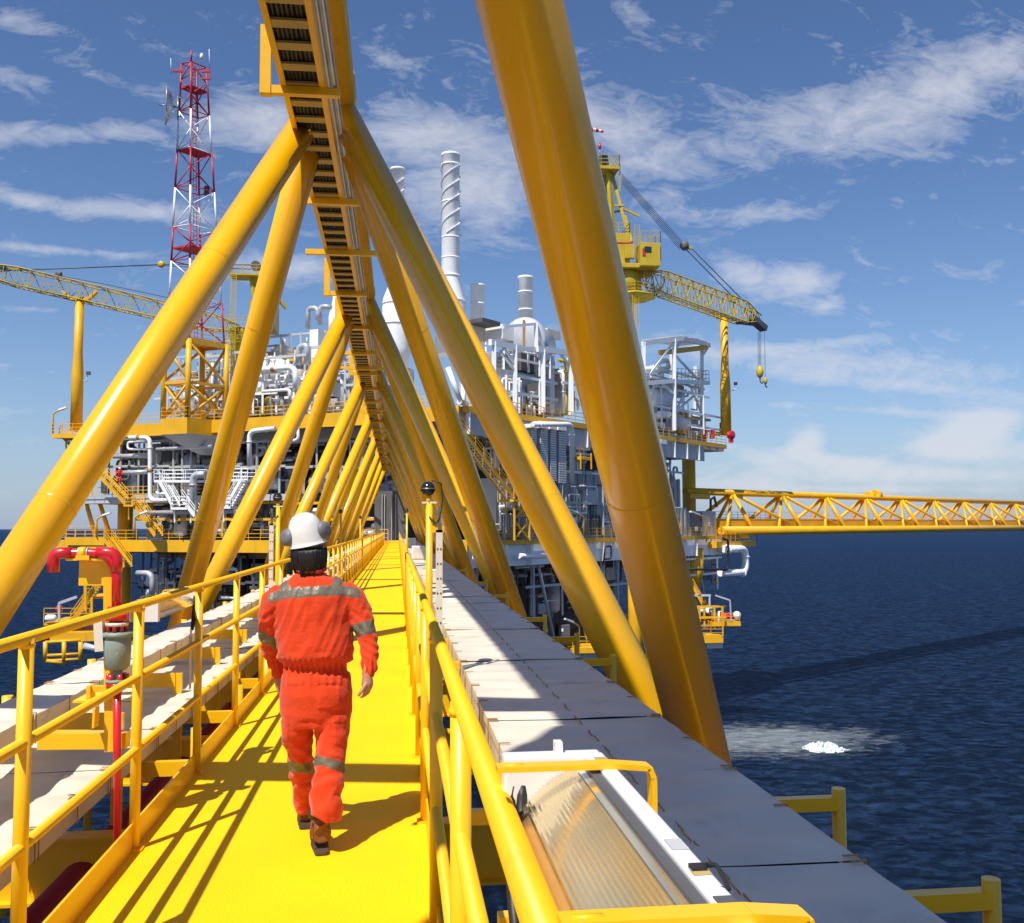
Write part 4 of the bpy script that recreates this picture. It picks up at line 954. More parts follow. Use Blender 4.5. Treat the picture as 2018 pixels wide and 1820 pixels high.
stack('tallest white exhaust stack, with spiral strakes, in front of the others', 888, 112, [(30, 700), (30, 600), (28, 588), (17, 545), (18.5, 540), (18, 310), (19, 309), (19, 305)], spiral=(327, 465, 18, 1.6), rings=((545, 18.8), (470, 18.3), (510, 18.3), (400, 18.3), (327, 18.8), (595, 30)))
stack('tall white exhaust stack half hidden between the right braces', 782, 114, [(20, 730), (28, 690), (30, 620), (28, 590), (13, 552), (13, 338), (15, 337), (15, 333)], spiral=(350, 440, 13, 1.3), rings=((600, 29), (640, 30)))
stack('small white stack left of the cable ladder', 661, 122, [(14, 690), (14, 625), (6, 590), (6, 580)])
stack('short white stack right of the tallest one', 941, 116, [(14, 680), (14, 566), (15, 565), (15, 562)], rings=((600, 14),))
stack('short white stack left of the thick right brace', 1036, 118, [(14.5, 660), (14.5, 551), (15.5, 550), (15.5, 546)], rings=((577, 14.5), (612, 14.5)))
# ------------------------------------------------------------------ right side, upper deck
def bx(name, label, cat, face, tr, x0, y0, x1, y1, o, dep, m, extra=None):
    q = MB(); fb(q, face, *tr(x0, y0), *tr(x1, y1), o, dep); t = thing(name, label, cat, P(face, *tr((x0 + x1) / 2, y1), o)); bevel(part('casing', q, m, t), .04)
    if extra: extra(t)
    return t
def ribs(face, tr, x0, y0, x1, y1, o, n, m, name='rib', horiz=False, w=.12, th=.1):
    def f(t):
        first = None
        for i in range(n):
            q = MB(); k = (i + .5) / n
            if horiz: yy = y0 + (y1 - y0) * k; fb(q, face, *tr(x0, yy), *tr(x1, yy + (y1 - y0) / n * .35), o + th, th - .004)
            else: xx = x0 + (x1 - x0) * k; fb(q, face, *tr(xx, y0), *tr(xx + (x1 - x0) / n * .4, y1), o + th, th - .004)
            if first is None: first = part(name, q, m, t)
            else: copy_of(first, t, q)
    return f
bx('turbine_housing', 'big grey turbine housing on the upper deck under the white frame', 'machinery housing', 'R', C_, 690, 610, 1200, 935, -3.5, 5, M['grey'], ribs('R', C_, 700, 640, 1190, 930, -3.5, 7, M['grey']))
bx('turbine_housing', 'heat stained duct casing above the grey turbine housing', 'machinery housing', 'R', C_, 685, 430, 900, 605, -4, 5, M['stain'], ribs('R', C_, 690, 440, 895, 600, -4, 4, M['stain'], horiz=True))
bx('filter_box', 'dark intake opening right of the stained duct casing', 'intake', 'R', C_, 930, 430, 1075, 600, -3.6, 4, M['interior'], lambda t: part('frame', fb(fb(MB(), 'R', *C_(995, 425), *C_(1010, 605), -3.5, .2), 'R', *C_(1060, 425), *C_(1078, 605), -3.5, .2), M['white'], t))
bx('control_box', 'cream boxy housing at the top left of the thick brace', 'housing', 'R', C_, 1175, 205, 1300, 285, -6, 3, M['cream'])
bx('control_box', 'cream plant house with dark flat roof beside the tallest stack', 'housing', 'R', C_, 440, 130, 600, 300, -8, 4, M['cream'], lambda t: part('roof', fb(MB(), 'R', *C_(570, 112), *C_(735, 150), -6, 4), M['dgrey'], t))
bx('equipment_house', 'white slanted hood house in front of the horizontal drum', 'housing', 'R', C_, 755, 165, 860, 300, -6, 4, M['white'])
t = thing('horizontal_drum', 'grey horizontal drum seen end-on below the short stack', 'drum', P('R', *C_(955, 365), -5))
ax = V((.35, .94, 0)).normalized(); c = P('R', *C_(960, 290), -5)
part('shell', MB().lathe(c, [(.1, -.25), (2.2, -.12), (2.45, 0), (2.45, 6), (.1, 6.2)], 28, ax), M['pipe'], t)
part('seam', MB().beam(c - ax * .2 + V((0, 0, 2.1)), c - ax * .2 - V((0, 0, 2.1)), .28, .2), M['brown'], t)
part('saddle', MB().beam(c + ax * 1 - V((0, 0, 2.2)), c + ax * 1 - V((0, 0, 3.0)), 3, .5), M['white'], t)
def frame_white():
    t = thing('pipe_rack', 'white steel portal frame standing along the right upper deck edge', 'steel frame', P('R', *C_(870, 940), .1)); w = M['white']
    g = lambda x, y, o=-.3: P('R', *C_(x, y), o)
    for x, y0, y1 in ((675, 320, 900), (872, 350, 950), (1135, 390, 980), (1390, 430, 1010)): part('column', MB().beam(g(x, y1), g(x, y0), .42), w, t)
    for x, y0, y1 in ((760, 340, 910), (1215, 430, 985)): part('column', MB().beam(g(x, y1, -4), g(x, y0, -4), .35), w, t)
    part('top_beam', MB().beam(g(640, 322), g(940, 385), .4, .6), w, t); part('top_beam', MB().beam(g(1080, 385), g(1400, 425), .4, .6), w, t); part('cross_beam', MB().beam(g(880, 385, -.6), g(1180, 385, -.6), .4, .4), w, t)
    for a, b in (((680, 490), (770, 375)), ((865, 520), (770, 375)), ((1150, 500), (1240, 400)), ((1390, 540), (1290, 430)), ((860, 570), (730, 400))): part('knee_brace', MB().beam(g(*a), g(*b), .2), w, t)
    part('door_frame', MB().beam(g(1068, 370, -3), g(1068, 140, -3), .4).beam(g(1068, 150, -3), g(1140, 380, -3), .3).beam(g(760, 180, -3), g(1070, 150, -3), .3), w, t)
    for a, b in (((245, 560), (365, 880)), ((390, 700), (390, 880)), ((420, 900), (350, 880))): part('raker', MB().tube([P('R', *C_(*a), -1), P('R', *C_(*b), 0)], .25, 10), w, t)
frame_white()
# louvred uptakes hung below the upper deck edge
for i, (x0, x1, y0, y1, lb) in enumerate(((1030, 1076, 1100, 1560, 'leftmost of the hanging louvred panels, against the brace'), (1115, 1183, 1105, 1590, 'second hanging louvred panel from the left'), (1207, 1262, 1115, 1620, 'third hanging louvred panel from the left'), (1285, 1352, 1125, 1640, 'fourth hanging louvred panel, next to the pale conduit'))):
    def ex(t, x0=x0, x1=x1, y0=y0, y1=y1):
        ribs('R', C_, x0, y0 + 30, x1, y1, .9, 22, M['white'], 'louvre', True, th=.05)(t)
        part('hood', fb(MB(), 'R', *C_(x0 - 6, y0 - 14), *C_(x1 + 4, y0 + 22), 1.3, .9), M['white'], t)
    bx('louvred_panel', 'tall white-capped grey panel, ' + lb, 'louvred panel', 'R', C_, x0, y0, x1, y1, .9, .45, M['grey'], ex)
for i, (x0, x1, lb) in enumerate(((362, 400, 'left one of the two right of the thick brace'), (425, 470, 'right one of the two right of the thick brace'))):
    def ex(t, x0=x0, x1=x1): part('hood', fb(MB(), 'R', *D_(x0 - 5, 1385), *D_(x1 + 4, 1425), 1.2, 1.6), M['white'], t)
    bx('louvred_panel', 'narrow grey hanging panel, ' + lb, 'louvred panel', 'R', D_, x0, 1400, x1, 1800, .9, .5, M['lgrey'], ex)
t = pipe1('pale square conduit arching over the louvred panels', 'R', [(1040, 1088, 2.6), (1405, 1092, 2.6), (1405, 1640, 1.6)], .26, M['white'], C_)
bx('equipment_cabinet', 'cream cabinet right of the louvred panels', 'cabinet', 'R', C_, 1440, 1160, 1580, 1330, -.5, 2, M['cream'])
def cradle(t): part('frame', fb(fb(MB(), 'R', *C_(1490, 1360), *C_(1497, 1510), .6, .12), 'R', *C_(1588, 1360), *C_(1595, 1510), .6, .12), M['faryel'], t)
bx('winch_box', 'yellow framed winch beside the thick brace', 'winch', 'R', C_, 1500, 1395, 1590, 1425, .4, 1.5, M['faryel'], cradle)
# corrugated walls on the lower deck
def wall(label, x0, y0, x1, y1, o, n, dep=3.0, m='grey', face='R', tr=E_): return bx('corrugated_wall', label, 'steel wall', face, tr, x0, y0, x1, y1, o, dep, M[m], ribs(face, tr, x0, y0, x1, y1, o, n, M[m], 'corrugation', th=.14))
wall('grey corrugated wall behind the yellow stairs', -190, -60, 160, 460, -1.5, 8)
wall('grey corrugated wall between the two large right braces', 330, 150, 790, 465, -1.2, 8)
wall('upper grey corrugated wall below the louvred panels', 330, -130, 790, 145, -2.0, 7)
wall('grey corrugated container right of the thick brace', 1205, 178, 1395, 465, -1.0, 6)
wall('upper grey container behind the right column', 1200, -60, 1340, 170, -3.5, 4)
def sgn(t):
    part('door', fb(MB(), 'R', *E_(1425, 215), *E_(1520, 462), -.93, .05), M['dgrey'], t)
    part('sign', fb(MB(), 'R', *E_(1462, 335), *E_(1485, 372), -.86, .03), M['white'], t); part('sign', fb(fb(MB(), 'R', *E_(1575, 300), *E_(1584, 312), -.96, .03), 'R', *E_(1575, 320), *E_(1584, 330), -.96, .03), M['white'], t)
    part('roof_fitting', MB().tube(fp('R', [(1590, 205, -2), (1590, 110, -2), (1620, 90, -2), (1640, 170, -2)], E_), .18, 8), M['dgrey'], t)
bx('equipment_room', 'grey equipment room with dark door and white sign at the right end', 'cabin', 'R', E_, 1400, 205, 1635, 465, -1.0, 5, M['grey'], sgn)
for x in (708, 742): solo('wall_sign', fb(MB(), 'R', *E_(x - 9, 285), *E_(x + 9, 322), -.9, .04), M['white'], 'small white sign on the corrugated wall, %s of the pair' % ('left' if x < 720 else 'right'), 'sign')
def gooseneck(x, y0, y1, hx, lb, tr=E_, face='R', o=.4, m='faryel'):
    t = thing('deck_lamp', lb, 'lamp post', P(face, *tr(x, y1), o))
    part('post', MB().pipe(fp(face, [(x, y1, o), (x, y0 + 30, o), (x - (x - hx) * .45, y0, o), (hx, y0 - 22, o)], tr), .09, 8), M[m], t)
    a, b = P(face, *tr(hx + (x - hx) * .5, y0 - 6), o), P(face, *tr(hx - (x - hx) * .1, y0 - 30), o); part('lamp_head', MB().beam(a, b, .35, .18), M['white'], t)
gooseneck(537, 225, 455, 430, 'yellow lamp post between the two large right braces')
gooseneck(1335, 245, 465, 1265, 'yellow lamp post just right of the thick brace')
gooseneck(1555, 240, 465, 1435, 'yellow lamp post in front of the dark door')
gooseneck(500, 1130, 1350, 390, 'buff lamp post on the lowest right walkway', m='brown')
gooseneck(42, 50, 265, 160, 'thin lamp post at the left boom rest landing', A_, 'L', 2.4)
gooseneck(450, 1035, 1240, 570, 'thin lamp post on the left lower landing', A_, 'L', .6)
gooseneck(805, 1020, 1240, 920, 'thin lamp post by the foot of the yellow stairs', A_, 'L', 2.5)
# yellow stairs on the right face with their lattice support
stair('stairs', 'yellow stairs between the right braces, up to the upper deck', P('R', *C_(180, 890), 1.6), P('R', *C_(870, 1785), 1.6), 1.1, -NR, M['faryel'])
landing('yellow landing at the foot of the right yellow stairs', 'R', 860, 1010, 1790, 2, 2, M['faryel'], C_, .25)
def lattice_support():
    t = thing('stair_support', 'yellow X-braced frame under the right stair landing', 'steel frame', P('R', *C_(900, 2170), 1.6)); y = M['faryel']
    g = lambda x, yy, o=1.7: P('R', *C_(x, yy), o)
    for o in (1.7, .2):
        for x in (865, 1005): part('post', MB().beam(g(x, 2175, o), g(x, 1800, o), .2), y, t)
        part('brace', MB().beam(g(865, 2170, o), g(1005, 1990, o), .14), y, t); part('brace', MB().beam(g(1005, 2170, o), g(865, 1990, o), .14), y, t)
        part('brace', MB().beam(g(865, 1985, o), g(1005, 1810, o), .14), y, t); part('brace', MB().beam(g(1005, 1985, o), g(865, 1810, o), .14), y, t)
lattice_support()
stair('stairs', 'yellow stairs at the bottom of the farthest right braces', at(935, 1082, 92), at(975, 1165, 92), 1.2, V((1, .4, 0)), M['faryel'])
# right end: white framed skid with tanks
def skid():
    w = M['white']; g = lambda x, y, o=0: P('R', *D_(x, y), o)
    t = thing('skid_frame', 'white open steel frame with slanted roof beams at the right deck end', 'steel frame', g(540, 1290))
    for x, y0, y1, o in ((255, 470, 1330, 0), (540, 440, 1300, 0), (800, 550, 1330, -2), (515, 560, 1240, -7), (735, 700, 1250, -8)): part('column', MB().beam(g(x, y1, o), g(x, y0, o), .42), w, t)
    for a, b in (((245, 485, 0), (620, 440, 0)), ((620, 440, 0), (870, 500, -2)), ((870, 500, -2), (640, 540, -8)), ((270, 855, 0), (540, 835, 0)), ((540, 840, 0), (865, 852, -2))): part('beam', MB().beam(g(*a), g(*b), .4, .55), w, t)
    for a, b in (((270, 830, 0), (530, 480, 0)), ((545, 590, 0), (750, 805, -1)), ((290, 980, 0), (370, 870, 0)), ((430, 855, 0), (545, 970, 0)), ((565, 1100, 0), (650, 920, -2)), ((700, 900, -2), (800, 1140, -2)), ((560, 1120, 0), (720, 980, -2)), ((545, 545, 0), (615, 460, 0)), ((860, 520, -2), (805, 600, -2))): part('brace', MB().beam(g(*a), g(*b), .24), w, t)
    a, b, c, d = g(245, 480, 0), g(620, 435, 0), g(870, 497, -2), g(560, 530, -7)
    part('roof_sheet', MB().hexa([p + V((0, 0, .32)) for p in (a, b, c, d)] + [p + V((0, 0, .42)) for p in (a, b, c, d)]), w, t)
    part('monorail', MB().beam(g(405, 572, -2), g(838, 522, -1.5), .35, .7), M['faryel'], t)
    a, b, c = g(270, 840), g(540, 822), g(868, 838, -2); k = -NR * 5
    part('floor_plate', MB().hexa([p - V((0, 0, .2)) for p in (a, c, c + k, a + k)] + [a, c, c + k, a + k]), M['lgrey'], t)
    part('guard_rail', rail(rail(MB(), b, c, 1.5), c, c + k, 1.5), M['faryel'], t)
skid()
def tank(label, face, tr, x0, x1, y0, y1, o, m='white', ax=None):
    a, b = P(face, *tr(x0, (y0 + y1) / 2), o), P(face, *tr(x1, (y0 + y1) / 2), o); r = (P(face, *tr(x0, y0), o).z - P(face, *tr(x0, y1), o).z) / 2; d = (b - a); L = d.length
    t = thing('process_tank', label, 'tank', (a + b) / 2 - V((0, 0, r)))
    part('shell', MB().lathe(a, [(.05, 0), (r * .6, r * .12), (r * .92, r * .35), (r, r * .7), (r, L - r * .7), (r * .92, L - r * .35), (r * .6, L - r * .12), (.05, L)], 20, d.normalized()), M[m], t)
    for f in (.3, .7): c = a + d * f; part('saddle', MB().beam(c - V((0, 0, r * .8)), c - V((0, 0, r * 1.35)), .4, r), M['lgrey'], t)
    c = a + d * .5; part('nozzle', MB().tube([c, c + V((0, 0, r * 1.5))], r * .18, 8), M[m], t)
    return t
tank('fat white tank in the lower storey of the right white frame', 'R', D_, 285, 500, 900, 1090, -2)
tank('slim white tank high in the right white frame', 'R', D_, 205, 480, 700, 765, -2.5)
tank('small white tank below the fat white tank', 'R', D_, 390, 505, 1115, 1180, -.8)
tank('second small white tank beside the thick brace', 'R', D_, 300, 400, 1130, 1200, -1.5)
tank('white domed tank on the yellow platform at the right end', 'R', E_, 1700, 1885, 325, 405, -1)
pipe1('white pipe loop above the slim white tank', 'R', [(390, 700, -2), (400, 660, -2), (480, 640, -2), (490, 720, -2)], .3, M['white'], D_)
# red hose reel and red drums at the right corner
t = thing('hose_reel', 'round red hose reel at the foot of the right boom rest', 'hose reel', P('R', *D_(1072, 1390), .8))
c = P('R', *D_(1072, 1340), .8); part('drum', MB().lathe(c, [(.2, -.3), (.58, -.3), (.58, -.22), (.4, -.22), (.4, .22), (.58, .22), (.58, .3), (.2, .3)], 20, V((.5, -.85, 0))), M['red'], t)
part('stand', MB().beam(c - V((0, 0, .3)), c - V((0, 0, 1.1)), .6, .4), M['red'], t)
for x, lb in ((828, 'left'), (898, 'right')): 
    c = P('R', *D_(x, 1375), -.8); t = thing('fire_box', 'upright red fire box on the right upper deck, %s of the pair' % lb, 'fire box', c)
    bevel(part('cabinet', MB().box(c.x - .3, c.x + .3, c.y - .3, c.y + .3, c.z, c.z + 1.2), M['red'], t), .05); part('door', MB().box(c.x - .22, c.x + .22, c.y - .335, c.y - .305, c.z + .12, c.z + 1.18), M['towerred'], t)
# right end of the lower deck: yellow outrigger platform with railings
q = MB(); fb(q, 'R', *E_(1640, 455), *E_(1965, 505), .8, 6); pl = thing('end_platform', 'yellow cantilever platform at the right end of the lower deck', 'platform', P('R', *E_(1800, 505), .8)); part('floor_plate', q, M['faryel'], pl)
a, b = P('R', *E_(1640, 455), .8), P('R', *E_(1975, 455), .8); part('guard_rail', rail(rail(MB(), a, b, 1.4), b, b - NR * 6, 1.4), M['faryel'], pl)
# lowest right platform
def low_right():
    y = M['faryel']; g = lambda x, yy, Y=118: at(*E_(x, yy), Y)
    t = thing('boat_platform', 'low yellow platform with red pump above the sea on the right', 'platform', g(1600, 1290))
    q = MB(); fb(q, 118, *E_(1490, 1240), *E_(1695, 1300), 0, 5); part('floor_plate', q, y, t); q = MB(); fb(q, 119, *E_(1600, 1125), *E_(1840, 1160), 0, 4); part('floor_plate', q, y, t)
    part('guard_rail', rail(rail(MB(), g(1490, 1240), g(1695, 1240), 1.3), g(1600, 1125, 119), g(1830, 1125, 119), 1.1), y, t)
    for x in (1500, 1690): part('post', MB().beam(g(x, 1245), g(x, 1000), .16), y, t)
    part('pump', MB().lathe(g(1665, 1080, 120), [(.2, 0), (.42, .15), (.42, 1.5), (.25, 1.7)], 14, V((1, 0, 0))), M['red'], t)
    part('float', MB().ball(g(1808, 1070, 120), .52, 10), M['white'], t)
    part('hanging_frame', MB().beam(g(1440, 905, 122), g(1590, 905, 122), .25).beam(g(1450, 905, 122), g(1450, 1110, 122), .2).beam(g(1580, 905, 122), g(1580, 1100, 122), .2).beam(g(1450, 960, 122), g(1500, 1090, 122), .15), M['lgrey'], t)
    for f in range(3): part('lamp_arm', MB().beam(g(1630, 905, 119), g(1750, 945, 119), .18).beam(g(1750, 945, 119), g(1760, 1120, 119), .14), M['lgrey'], t) if f == 0 else None
    part('white_base', fb(MB(), 118, *E_(1560, 1302), *E_(1690, 1345), -.5, 3), M['lgrey'], t)
    stair('stairs', 'steep yellow stairs above the low right platform', g(1440, 830, 124), g(1600, 1120, 122), 1.0, V((0, 1, 0)), y)
    q = MB().lathe(g(1455, 835, 126) , [(.7, 0), (1.25, 2.0), (1.25, 5.2)], 18); part('leg_cone', q, y, t)
low_right()
# lower right cabinets seen between the braces
for i, (x0, x1, lb) in enumerate(((215, 278, 'left'), (330, 425, 'right'))):
    def ex(t, x0=x0, x1=x1):
        part('label_plate', fb(MB(), 103, *E_(x0 + (x1 - x0) * .25, 1180), *E_(x0 + (x1 - x0) * .40, 1205), .05, .04), M['white'], t)
    bx('switch_cabinet', 'grey switch cabinet on the lowest deck, %s of the pair' % lb, 'cabinet', 103, E_, x0, 1150, x1, 1265, 0, 2.5, M['dgrey'], ex)
def low_walk():
    y = M['faryel']; t = thing('low_walkway', 'yellow low walkway seen between the two large right braces', 'walkway', at(1150, 1285, 101))
    q = MB(); fb(q, 101, *E_(440, 1350), *E_(680, 1385), 0, 5); part('floor_plate', q, y, t); part('guard_rail', rail(MB(), at(*E_(445, 1350), 101), at(*E_(680, 1350), 101), 1.3), y, t)
    q = MB(); fb(q, 101.5, *E_(475, 1390), *E_(700, 1490), 0, 5); part('web_plate', q, M['grey'], t)
low_walk()
# low yellow boat landing on the left, nearer the sea
def low_left():
    y = M['faryel']; g = lambda x, yy, Y=92: at(*G_(x, yy), Y)
    t = thing('boat_landing', 'low yellow boat landing over the sea behind the red standpipe', 'boat landing', g(780, 2000))
    q = MB(); fb(q, 92, *G_(560, 1640), *G_(1180, 1740), 0, 7); part('floor_plate', q, y, t); q = MB(); fb(q, 93, *G_(490, 1530), *G_(1000, 1560), 0, 6); part('floor_plate', q, y, t)
    part('guard_rail', rail(rail(MB(), g(490, 1530, 93), g(1000, 1530, 93), 1.3), g(960, 1240, 96), g(1180, 1240, 96), 1.2), y, t)
    for x in (510, 720, 905): part('fender_post', MB().tube([g(x, 1745), g(x, 1985 - (30 if x != 720 else 0))], .2, 12), y, t)
    for yy in (1750, 1900, 1960): part('fender_rail', MB().tube([g(510, yy), g(900, yy - 20)], .13, 10), y, t)
    part('crossbar', MB().tube([g(510, 1955), g(720, 1985)], .17, 10), y, t)
    part('drum', MB().lathe(g(505, 1480, 93), [(.05, 0), (.24, .06), (.32, .2), (.32, .8), (.24, .95), (.05, 1.0)], 14, V((1, 0, 0))), M['white'], t)
    part('float_bag', MB().ball(g(665, 1375, 94), .33, 10, 1.1), M['red'], t)
    part('lamp_arm', MB().beam(g(665, 1500, 93), g(665, 1310, 93), .2).beam(g(665, 1310, 93), g(865, 1240, 93), .25), M['lgrey'], t)
    part('upper_floor', fb(MB(), 96, *G_(950, 1240), *G_(1190, 1265), 0, 5), y, t)
    part('post', MB().beam(g(960, 1560, 94), g(960, 990, 94), .25).beam(g(1030, 1560, 94), g(1030, 1250, 94), .2), y, t)
    stair('stairs', 'yellow stairs rising right from the low boat landing', g(1180, 1000, 95), g(790, 1540, 94), 1.2, V((0, 1, 0)), y)
    part('grey_pipe', MB().tube([g(940, 1790), g(1180, 1850)], .3, 12), M['pipe'], t)
low_left()
# ------------------------------------------------------------------ second bridge on the right
def bridge2():
    y = M['faryel']
    a = at(*F_(215, 140), 137); e = at(*F_(1955, 185), 197); n = 8; d = (e - a) / n; dh = V((d.x, d.y, 0)).normalized(); sx = V((dh.y, -dh.x, 0))
    za = a.z; zb = at(*F_(600, 372), 137).z
    t = thing('truss_bridge', 'second yellow truss footbridge crossing the sea at the right edge', 'bridge', V((a.x, a.y, zb)))
    T = lambda k: V((a.x + d.x * k, a.y + d.y * k, za)); Bm = lambda k, s: V((a.x + d.x * k, a.y + d.y * k, zb)) + sx * (3.6 * s + 0)
    part('top_chord', MB().tube([T(-.85), T(9.6)], .5, 16), y, t)
    for s in (-1, 1): part('bottom_chord', MB().tube([Bm(-.6, s), Bm(9.6, s)], .62 if s > 0 else .5, 14), y, t)
    p = None
    for k in range(0, 10):
        for s in (-1, 1):
            q = [MB().tube([T(k), Bm(k, s)], .32 if s > 0 else .26, 12), MB().tube([T(k), Bm(k + .96, s)], .24, 10), MB().tube([T(k), Bm(k - .5, s)], .24, 10)] if s > 0 else [MB().tube([T(k), Bm(k, s)], .26, 10), MB().tube([T(k), Bm(k - .55, s)], .28, 10)]
            for m in q:
                if p is None: p = part('brace', m, y, t)
                else: copy_of(p, t, m)
    q = MB().beam(Bm(-.5, .1) + V((0, 0, .9)), Bm(9.6, .1) + V((0, 0, .9)), 4.2, 1.0); part('deck_box', q, y, t)
    part('deck_box', MB().beam(Bm(-.5, -.5) + V((0, 0, 1.5)), Bm(9.6, -.5) + V((0, 0, 1.5)), 2.4, .5), y, t)
    part('guard_rail', rail(MB(), Bm(-.5, -.8) + V((0, 0, 1.6)), Bm(9.6, -.8) + V((0, 0, 1.6)), 1.2, 1.5, .04), M['lgrey'], t)
    c = T(3.25); part('lifting_lug', MB().lathe(c + V((-1.0, 0, .2)), [(.9, -.3), (1.0, 0), (1.0, .6), (.9, .9)], 14, d).lathe(c + V((.9, 1.2, .5)), [(.9, -.3), (1.0, 0), (1.0, .6), (.9, .9)], 14, d), y, t)
    part('bearing_plate', MB().beam(T(-.8) - V((0, 0, .7)), T(-.45) - V((0, 0, .7)), .8, .7), y, t)
bridge2()
# far worker on the yellow stairs
def far_worker():
    b = P('L', *A_(660, 735), 1.9); t = thing('person', 'tiny distant worker in red coverall and white helmet on the yellow stairs', 'person', b); u = V((0, 0, 1)); s = 1.0
    q = MB().lathe(b + u * .8, [(.16, 0), (.20, .1), (.19, .3), (.24, .6), (.10, .72)], 12)
    for x in (-.1, .1): q.tube([b + V((x * 1.3, 0, 0)), b + V((x * 1.1, -.08, .42)), b + V((x, 0, .85))], [.08, .09, .11], 8)
    q.tube([b + V((-.24, 0, 1.40)), b + V((-.32, -.05, 1.12)), b + V((-.28, -.2, .88))], [.07, .065, .05], 8).tube([b + V((.24, 0, 1.40)), b + V((.36, -.1, 1.18)), b + V((.48, -.2, .98))], [.07, .065, .05], 8)
    part('coverall', q, M['red'], t)
    part('head', MB().ball(b + u * 1.62, .105, 10, 1.15), M['brown'], t); part('helmet', MB().lathe(b + u * 1.64, [(.17, 0), (.135, .02), (.12, .09), (.06, .14), (.01, .15)], 12), M['white'], t)
far_worker()
# ------------------------------------------------------------------ red standpipe at the left handrail
def standpipe():
    Y = 5.5; g = lambda x, y, d=0: at(*G_(x, y), Y + d); sc = Y / F * .1756
    t = thing('fire_standpipe', 'red swan-neck standpipe with grey-green valve outside the left handrail', 'standpipe', at(232, 1690, Y))
    part('swan_neck', MB().pipe([g(598, 968), g(598, 752), g(1310, 748), g(1310, 1440)], 52 * sc, 18, .135), M['red'], t)
    part('elbow', MB().pipe([g(598, 966), g(598, 750), g(810, 748)], 62 * sc, 18, .12), M['red'], t)
    part('elbow', MB().pipe([g(1085, 746), g(1308, 748), g(1308, 960)], 62 * sc, 18, .12), M['red'], t)
    for x, m, r in ((935, 'yellow', 66), (987, 'pipe', 63), (890, 'pipe', 62)):
        w = 36 if m == 'yellow' else 9; part('clamp', MB().tube([g(x - w, 748), g(x + w, 748)], r * sc, 18), M[m], t, 'yellow clamp' if m == 'yellow' else None)
    a = g(870, 800); b = g(1020, 800); part('clamp_foot', MB().beam(a, b, .07, .025), M['yellow'], t)
    fl = part('flange', MB().lathe(g(1313, 1505), [(118 * sc, 0), (118 * sc, .035), (100 * sc, .04), (100 * sc, .075)], 24), M['red'], t)
    for k in range(8):
        a = k * math.pi / 4; c = g(1313, 1510) + V((math.cos(a), math.sin(a), 0)) * 96 * sc; part('bolt', MB().lathe(c - V((0, 0, .055)), [(.011, 0), (.011, .05)], 6), M['red'], fl)
    part('gasket', MB().lathe(g(1313, 1520), [(116 * sc, -.022), (116 * sc, -.003)], 24), M['cream'], t)
    h = lambda x, y: at(.2107 * x, 1182 + .2107 * y, Y); s2 = Y / F * .2107
    part('valve_neck', MB().lathe(h(1100, 325), [(45 * s2, 0), (45 * s2, .07)], 16), M['dgrey'], t)
    vb = part('valve_body', MB().lathe(h(1098, 655), [(70 * s2, 0), (105 * s2, .02), (112 * s2, .10), (112 * s2, .165), (106 * s2, .17), (108 * s2, .175), (128 * s2, .176), (130 * s2, .20), (60 * s2, .203)], 28), M['green'], t)
    part('label_plate', MB().beam(h(1180, 440) + V((-.02, -.085, -.02)), h(1180, 490) + V((-.02, -.085, 0)), .03, .002), M['cream'], vb)
    part('lower_neck', MB().lathe(h(1098, 740), [(38 * s2, 0), (38 * s2, .05)], 16), M['green'], t)
    part('flange', MB().lathe(h(1098, 775), [(100 * s2, 0), (100 * s2, .018)], 24), M['green'], t)
    fl = part('flange', MB().lathe(h(1098, 820), [(60 * s2, 0), (98 * s2, .005), (98 * s2, .026)], 24), M['red'], t, 'red flange')
    for k in range(6):
        a = k * math.pi / 3; c = h(1098, 745) + V((math.cos(a), math.sin(a), 0)) * 80 * s2; part('bolt', MB().lathe(c - V((0, 0, .02)), [(.012, 0), (.012, .05)], 6), M['red'], fl)
    part('riser', MB().tube([h(1098, 810), h(1098, 1500), at(231, 1800, Y)], 33 * s2, 16), M['red'], t)
    y = M['yellow']; q = MB()
    part('support_post', MB().beam(at(*G_(1222, 900), Y + .06), at(217, 1480, Y + .06), .045, .055), y, t)
    part('support_arm', MB().beam(g(905, 895, .06), g(1262, 895, .06), .05, .24 if False else .21), y, t)
    part('support_plate', MB().beam(g(775, 818, .04), g(1245, 818, .04), .11, .012), y, t)
    part('gusset', MB().hexa([h(650, 985) + V((0, .05, 0)), h(830, 985) + V((0, .05, 0)), h(1000, 930) + V((0, .1, 0)), h(830, 880) + V((0, .1, 0)), h(650, 965) + V((0, .05, 0)), h(830, 965) + V((0, .05, 0)), h(1000, 920) + V((0, .1, 0)), h(830, 870) + V((0, .1, 0))]), y, t)
    part('bracket_plate', MB().beam(h(850, 800), h(850, 930), .02, .09).beam(h(900, 1010), h(890, 1190), .012, .08).beam(h(850, 830), h(1010, 835), .05, .03), y, t)
    part('cross_arm', MB().beam(h(315, 1350) + V((0, .1, 0)), h(1150, 1345) + V((0, .1, 0)), .10, .085), y, t)
    part('junction_channel', MB().beam(h(925, 190), h(940, 480), .05, .045), M['cream'], t)
standpipe()
# maroon fire main running under the left side of the walkway
t = thing('fire_main', 'dark red fire main running below the left edge of the walkway', 'pipe', (-2.05, 1, -.85))
part('run', MB().tube([(-2.05, -2, -.72), (-2.05, YE - 4, -.72)], .14, 20), M['maroon'], t)
for y in (5.28, 5.4): part('band', MB().tube([(-2.05, y, -.72), (-2.05, y + .05, -.72)], .143, 20), M['white'], t, 'white band')

